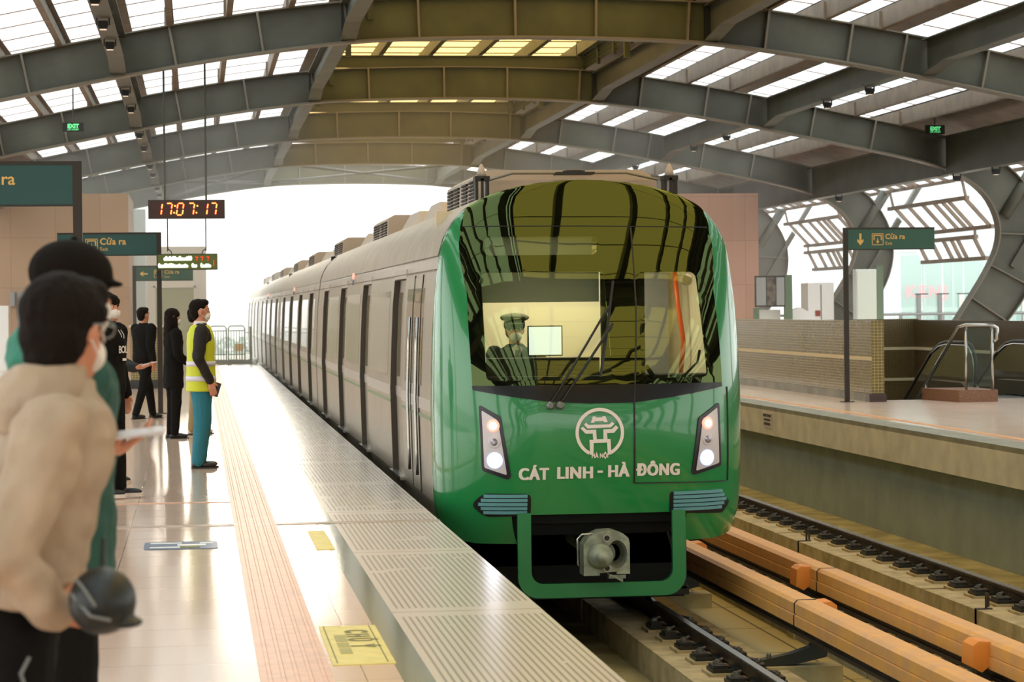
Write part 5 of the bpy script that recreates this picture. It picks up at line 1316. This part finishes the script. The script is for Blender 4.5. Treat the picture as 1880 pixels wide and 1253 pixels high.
remeshed(vest, 'vest', 'hivis', P, .008, 2, disp=.01, dscale=.12)
for z in (.885, 1.035):
    m = MB(); rings_loft(m, [(*V(0, 0, z+dz), (.151-.04*(z-.88))*s, (.2065-.05*(z-.88))*s) for dz in (0, .05)], 28); o = m.build('reflective_band', 'reflect', P, smooth=True)
m = MB(); rings_loft(m, [(*V(-.005, 0, 1.44), .07, .08), (*V(-.0, 0, 1.49), .062, .066)]); m.build('shirt_collar', 'shirt', P, smooth=True)
m = MB(); m.box(-.006, .006, -.035, .035, -.07, .07, Matrix.Translation(V(.13, -.195, .80)) @ Matrix.Rotation(.3, 4, 'Y') @ Matrix.Rotation(1.2, 4, 'Z')); tag(m.build('radio', 'dark', P), 'dark handheld radio in the hand')
# black hoodie with lettering
P, V, hd, he, s = person('person in a black lettered hoodie and white mask with chunky black and white trainers', (-.76, 20.55, 0), math.radians(-28), 1.73, 'blackcloth', 'blackcloth', 'black', 'fringe', hood='blackcloth', vox=.009, sole='sole',
    arms=[((0, -.185, 1.385), (-.02, -.24, 1.12), (.06, -.23, .90), (.1, 0, -1), (0, 1, 0)), ((0, .185, 1.385), (-.03, .24, 1.12), (.05, .23, .86), (.1, 0, -1), (0, -1, 0))], legs=[((0, -.09, .9), (.03, -.08, .49), (.0, -.09, .1), 0.4), ((0, .09, .9), (.03, .1, .49), (.05, .1, .1), .45)], bulk=1.06)
m = MB(); text_on(m, 'BOL', .085, V(.152, 0, 1.21), (0, 1, 0), (0, 0, 1), 0, bold=.002, spacing=.85); m.build('hoodie_lettering', 'decal', P)
m = MB(); m.box(.148, .152, .0, .06, 1.165, 1.185); m.build('small_hoodie_lettering', 'decal', P)
m = MB(); m.tube([V(.12, .02, 1.40), V(.148, .022, 1.36), V(.15, .02, 1.33)], .0028, 6).tube([V(.12, -.02, 1.40), V(.148, -.022, 1.36), V(.15, -.02, 1.34)], .0028, 6); m.build('drawstring', 'decal', P)
# jeans and phone, half hidden behind
P, V, hd, he, s = person('person in dark jacket and light blue jeans, behind the black hoodie wearer', (-.80, 22.2, 0), math.radians(-8), 1.72, 'navy', 'denim', 'black', 'fringe', vox=.010,
    arms=[((0, -.185, 1.385), (.02, -.22, 1.12), (.24, -.12, 1.05), (1, .1, .1), (0, .2, 1)), ((0, .185, 1.385), (.02, .22, 1.12), (.22, .12, 1.05), (1, -.2, .1), (0, 0, 1))], sole='sole')
tag(MB().box(-.07, .07, -.035, .035, -.005, .005, Matrix.Rotation(-.2, 4, 'Y')).build('smartphone', 'phone', loc=(0, 0, 0)), 'white phone held out over the dark jacket beside the black hoodie', 'phone').location = (-.80+.36, 22.05, 1.105)
# walking man
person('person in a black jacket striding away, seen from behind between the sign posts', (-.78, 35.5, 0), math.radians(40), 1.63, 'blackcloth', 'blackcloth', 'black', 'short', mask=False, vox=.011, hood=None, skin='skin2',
    legs=[((0, -.09, .9), (-.10, -.10, .49), (-.26, -.11, .10), 0), ((0, .09, .9), (.16, .095, .50), (.24, .10, .09), 0)],
    arms=[((0, -.185, 1.385), (-.06, -.24, 1.12), (-.02, -.25, .90), (.1, 0, -1), (0, 1, 0)), ((0, .185, 1.385), (.06, .23, 1.14), (.16, .2, .93), (.3, 0, -1), (0, -1, 0))], bulk=1.12)
# long hair
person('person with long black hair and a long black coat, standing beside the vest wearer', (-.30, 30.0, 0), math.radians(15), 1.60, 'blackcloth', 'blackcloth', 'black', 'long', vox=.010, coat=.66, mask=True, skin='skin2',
    arms=[((0, -.175, 1.38), (.0, -.22, 1.12), (.14, -.16, 1.0), (1, .3, 0), (0, .3, 1)), ((0, .175, 1.38), (.0, .22, 1.12), (.14, .16, 1.0), (1, -.3, 0), (0, 0, 1))])
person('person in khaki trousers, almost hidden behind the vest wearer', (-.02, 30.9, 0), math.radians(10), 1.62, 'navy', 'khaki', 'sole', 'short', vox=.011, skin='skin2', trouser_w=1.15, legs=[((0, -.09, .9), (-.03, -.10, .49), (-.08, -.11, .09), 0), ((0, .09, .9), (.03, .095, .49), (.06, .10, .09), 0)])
# ---- foreground: beige jacket
P, V, hd, he, s = person('person in a beige hooded jacket with glasses and mask, seen from behind in close-up', (-.425, 5.3, 0), math.radians(14), 1.65, 'beige', 'blackcloth', 'black', 'thick', hood='beige', vox=.0075, bulk=1.14, head_yaw=math.radians(36), head_tilt=.08, lean=.26,
    arms=[((-.04, -.20, 1.37), (-.09, -.255, 1.11), (.045, -.225, .985), (1, .1, -.1), (0, 1, 0)), ((0, .2, 1.37), (-.02, .26, 1.12), (.0, .22, .93), (.1, 0, -1), (0, -1, 0))], coat=.985)
g = MB()
for e_ in (-1, 1): g.tube([hd(.095+.002*math.cos(a), e_*.033+.026*math.cos(a), 1.595+.02*math.sin(a)) for a in [2*PI*k/14 for k in range(15)]], .0018, 6); g.tube([hd(.09, e_*.06, 1.60), hd(.03, e_*.082, 1.603), hd(-.01, e_*.086, 1.60)], .002, 6)
g.tube([hd(.1, -.01, 1.6), hd(.1, .01, 1.6)], .0018, 6); g.build('glasses', 'silverthing', P)
m = MB(); m.tube([V(.02, -.215, .885), V(.0, -.22, .85), V(.01, -.215, .82)], .004, 6); m.build('belt_clip', 'grey', P)
m = MB(); m.tube([V(.155, -.08, 1.12), V(.165, -.09, 1.06), V(.16, -.1, 1.02)], .006, 6); m.build('pocket_zip', 'dark', P)
# helmet hanging at the hand
hb = MB(); hb.ell((0, 0, 0), (.070, .085, .070), 24, 16); hb.ell((.045, -.0, -.045), (.04, .06, .012), 16, 8)
hl = thing('motorbike_helmet', (-.20, 5.0, .985), 'black open-face helmet hanging beside the beige sleeve', 'helmet')
remeshed(hb, 'helmet_shell', 'helmetm', hl, .006, 2)
MB().tube([(-.06, -.04, .02), (-.02, -.088, -.02), (.02, -.085, -.03)], .004, 6).tube([(-.05, -.05, .05), (-.03, -.08, .03), (-.01, -.09, .0)], .003, 6).build('chin_strap', 'grey', hl)
# ---- foreground: cap and dark green jacket, phone in hand
P, V, hd, he, s = person('person in black cap and dark green jacket holding a phone, behind the beige jacket', (-.375, 6.45, 0), math.radians(12), 1.745, 'tealcloth', 'blackcloth', 'black', 'cap', hood='teallight', vox=.0075, bulk=1.1, head_yaw=math.radians(8), head_tilt=.12, skin='skin', lean=.06,
    arms=[((0, -.195, 1.38), (-.06, -.24, 1.14), (.07, -.10, 1.165), (1, .05, .35), (0, .25, 1)), ((0, .195, 1.38), (-.02, .24, 1.12), (-.04, .22, .90), (.1, 0, -1), (0, -1, 0))], coat=.84)
ph = tag(MB().prism(rounded([(-.075, -.036), (.075, -.036), (.075, .036), (-.075, .036)], .012), 'Z', -.004, .004).build('smartphone', 'phone'), 'pale phone held flat in the hand in front of the green jacket', 'phone')
ph.location = (-.165, 6.32, 1.262); ph.rotation_euler = (.15, -.10, .1)
# ---- the driver
P, V, hd, he, s = person('train driver in peaked cap, mask and dark suit behind the windscreen', (TX-.53, 20.62, -.21), math.radians(-88), 1.70, 'navy', 'navy', 'black', 'cap', vox=.009, skin='skin', lower=True, cap_m='cab_dark',
    legs=[((0, -.09, .9), (.06, -.1, .52), (.04, -.12, .36), 0), ((0, .09, .9), (.06, .1, .52), (.04, .12, .36), 0)],
    arms=[((0, -.185, 1.385), (.05, -.25, 1.16), (.25, -.2, 1.12), (1, 0, 0), (0, 0, -1)), ((0, .185, 1.385), (.05, .25, 1.16), (.25, .2, 1.12), (1, 0, 0), (0, 0, -1))])
m = MB(); he(m, (.112, 0, 1.695), (.010, .034, .009), 12, 6); m.build('cap_badge', 'gold', P)
m = MB(); he(m, (.0, 0, 1.70), (.122, .128, .040), 24, 12); he(m, (.09, 0, 1.645), (.05, .075, .012), 18, 8); m.build('cap_crown', M('olive_cap', (86, 84, 52), .8), P, smooth=True)
m = MB()
m.add([V(.13, 0, 1.30), V(.12, -.05, 1.44), V(.10, 0, 1.47), V(.12, .05, 1.44)], [(0, 1, 2, 3)]); m.build('shirt', 'shirt', P)
m = MB(); m.box(-.003, .003, -.018, .018, -.09, .06, Matrix.Translation(V(.137, 0, 1.36))); m.build('tie', 'dark', P)
# ================================================================ morning haze outside the far end
def haze(name, x0, x1, y0, y1, z0, z1, d):
    m = bpy.data.materials.new(name); m.use_nodes = True; t = m.node_tree; t.nodes.clear()
    o = N(t, 'ShaderNodeOutputMaterial'); v = N(t, 'ShaderNodeVolumeScatter'); v.inputs['Color'].default_value = (1, .99, .97, 1); v.inputs['Density'].default_value = d; v.inputs['Anisotropy'].default_value = .45
    t.links.new(v.outputs[0], o.inputs['Volume'])
    tag(MB().box(x0, x1, y0, y1, z0, z1).build('haze', m), 'pale haze hanging over the tracks beyond the platforms', 'haze', kind='stuff')
haze('far_haze', -60, 11.8, 46, 200, -9.99, 14, .008)
haze('street_haze', 11.8, 78, 52, 200, -9.99, 14, .006)
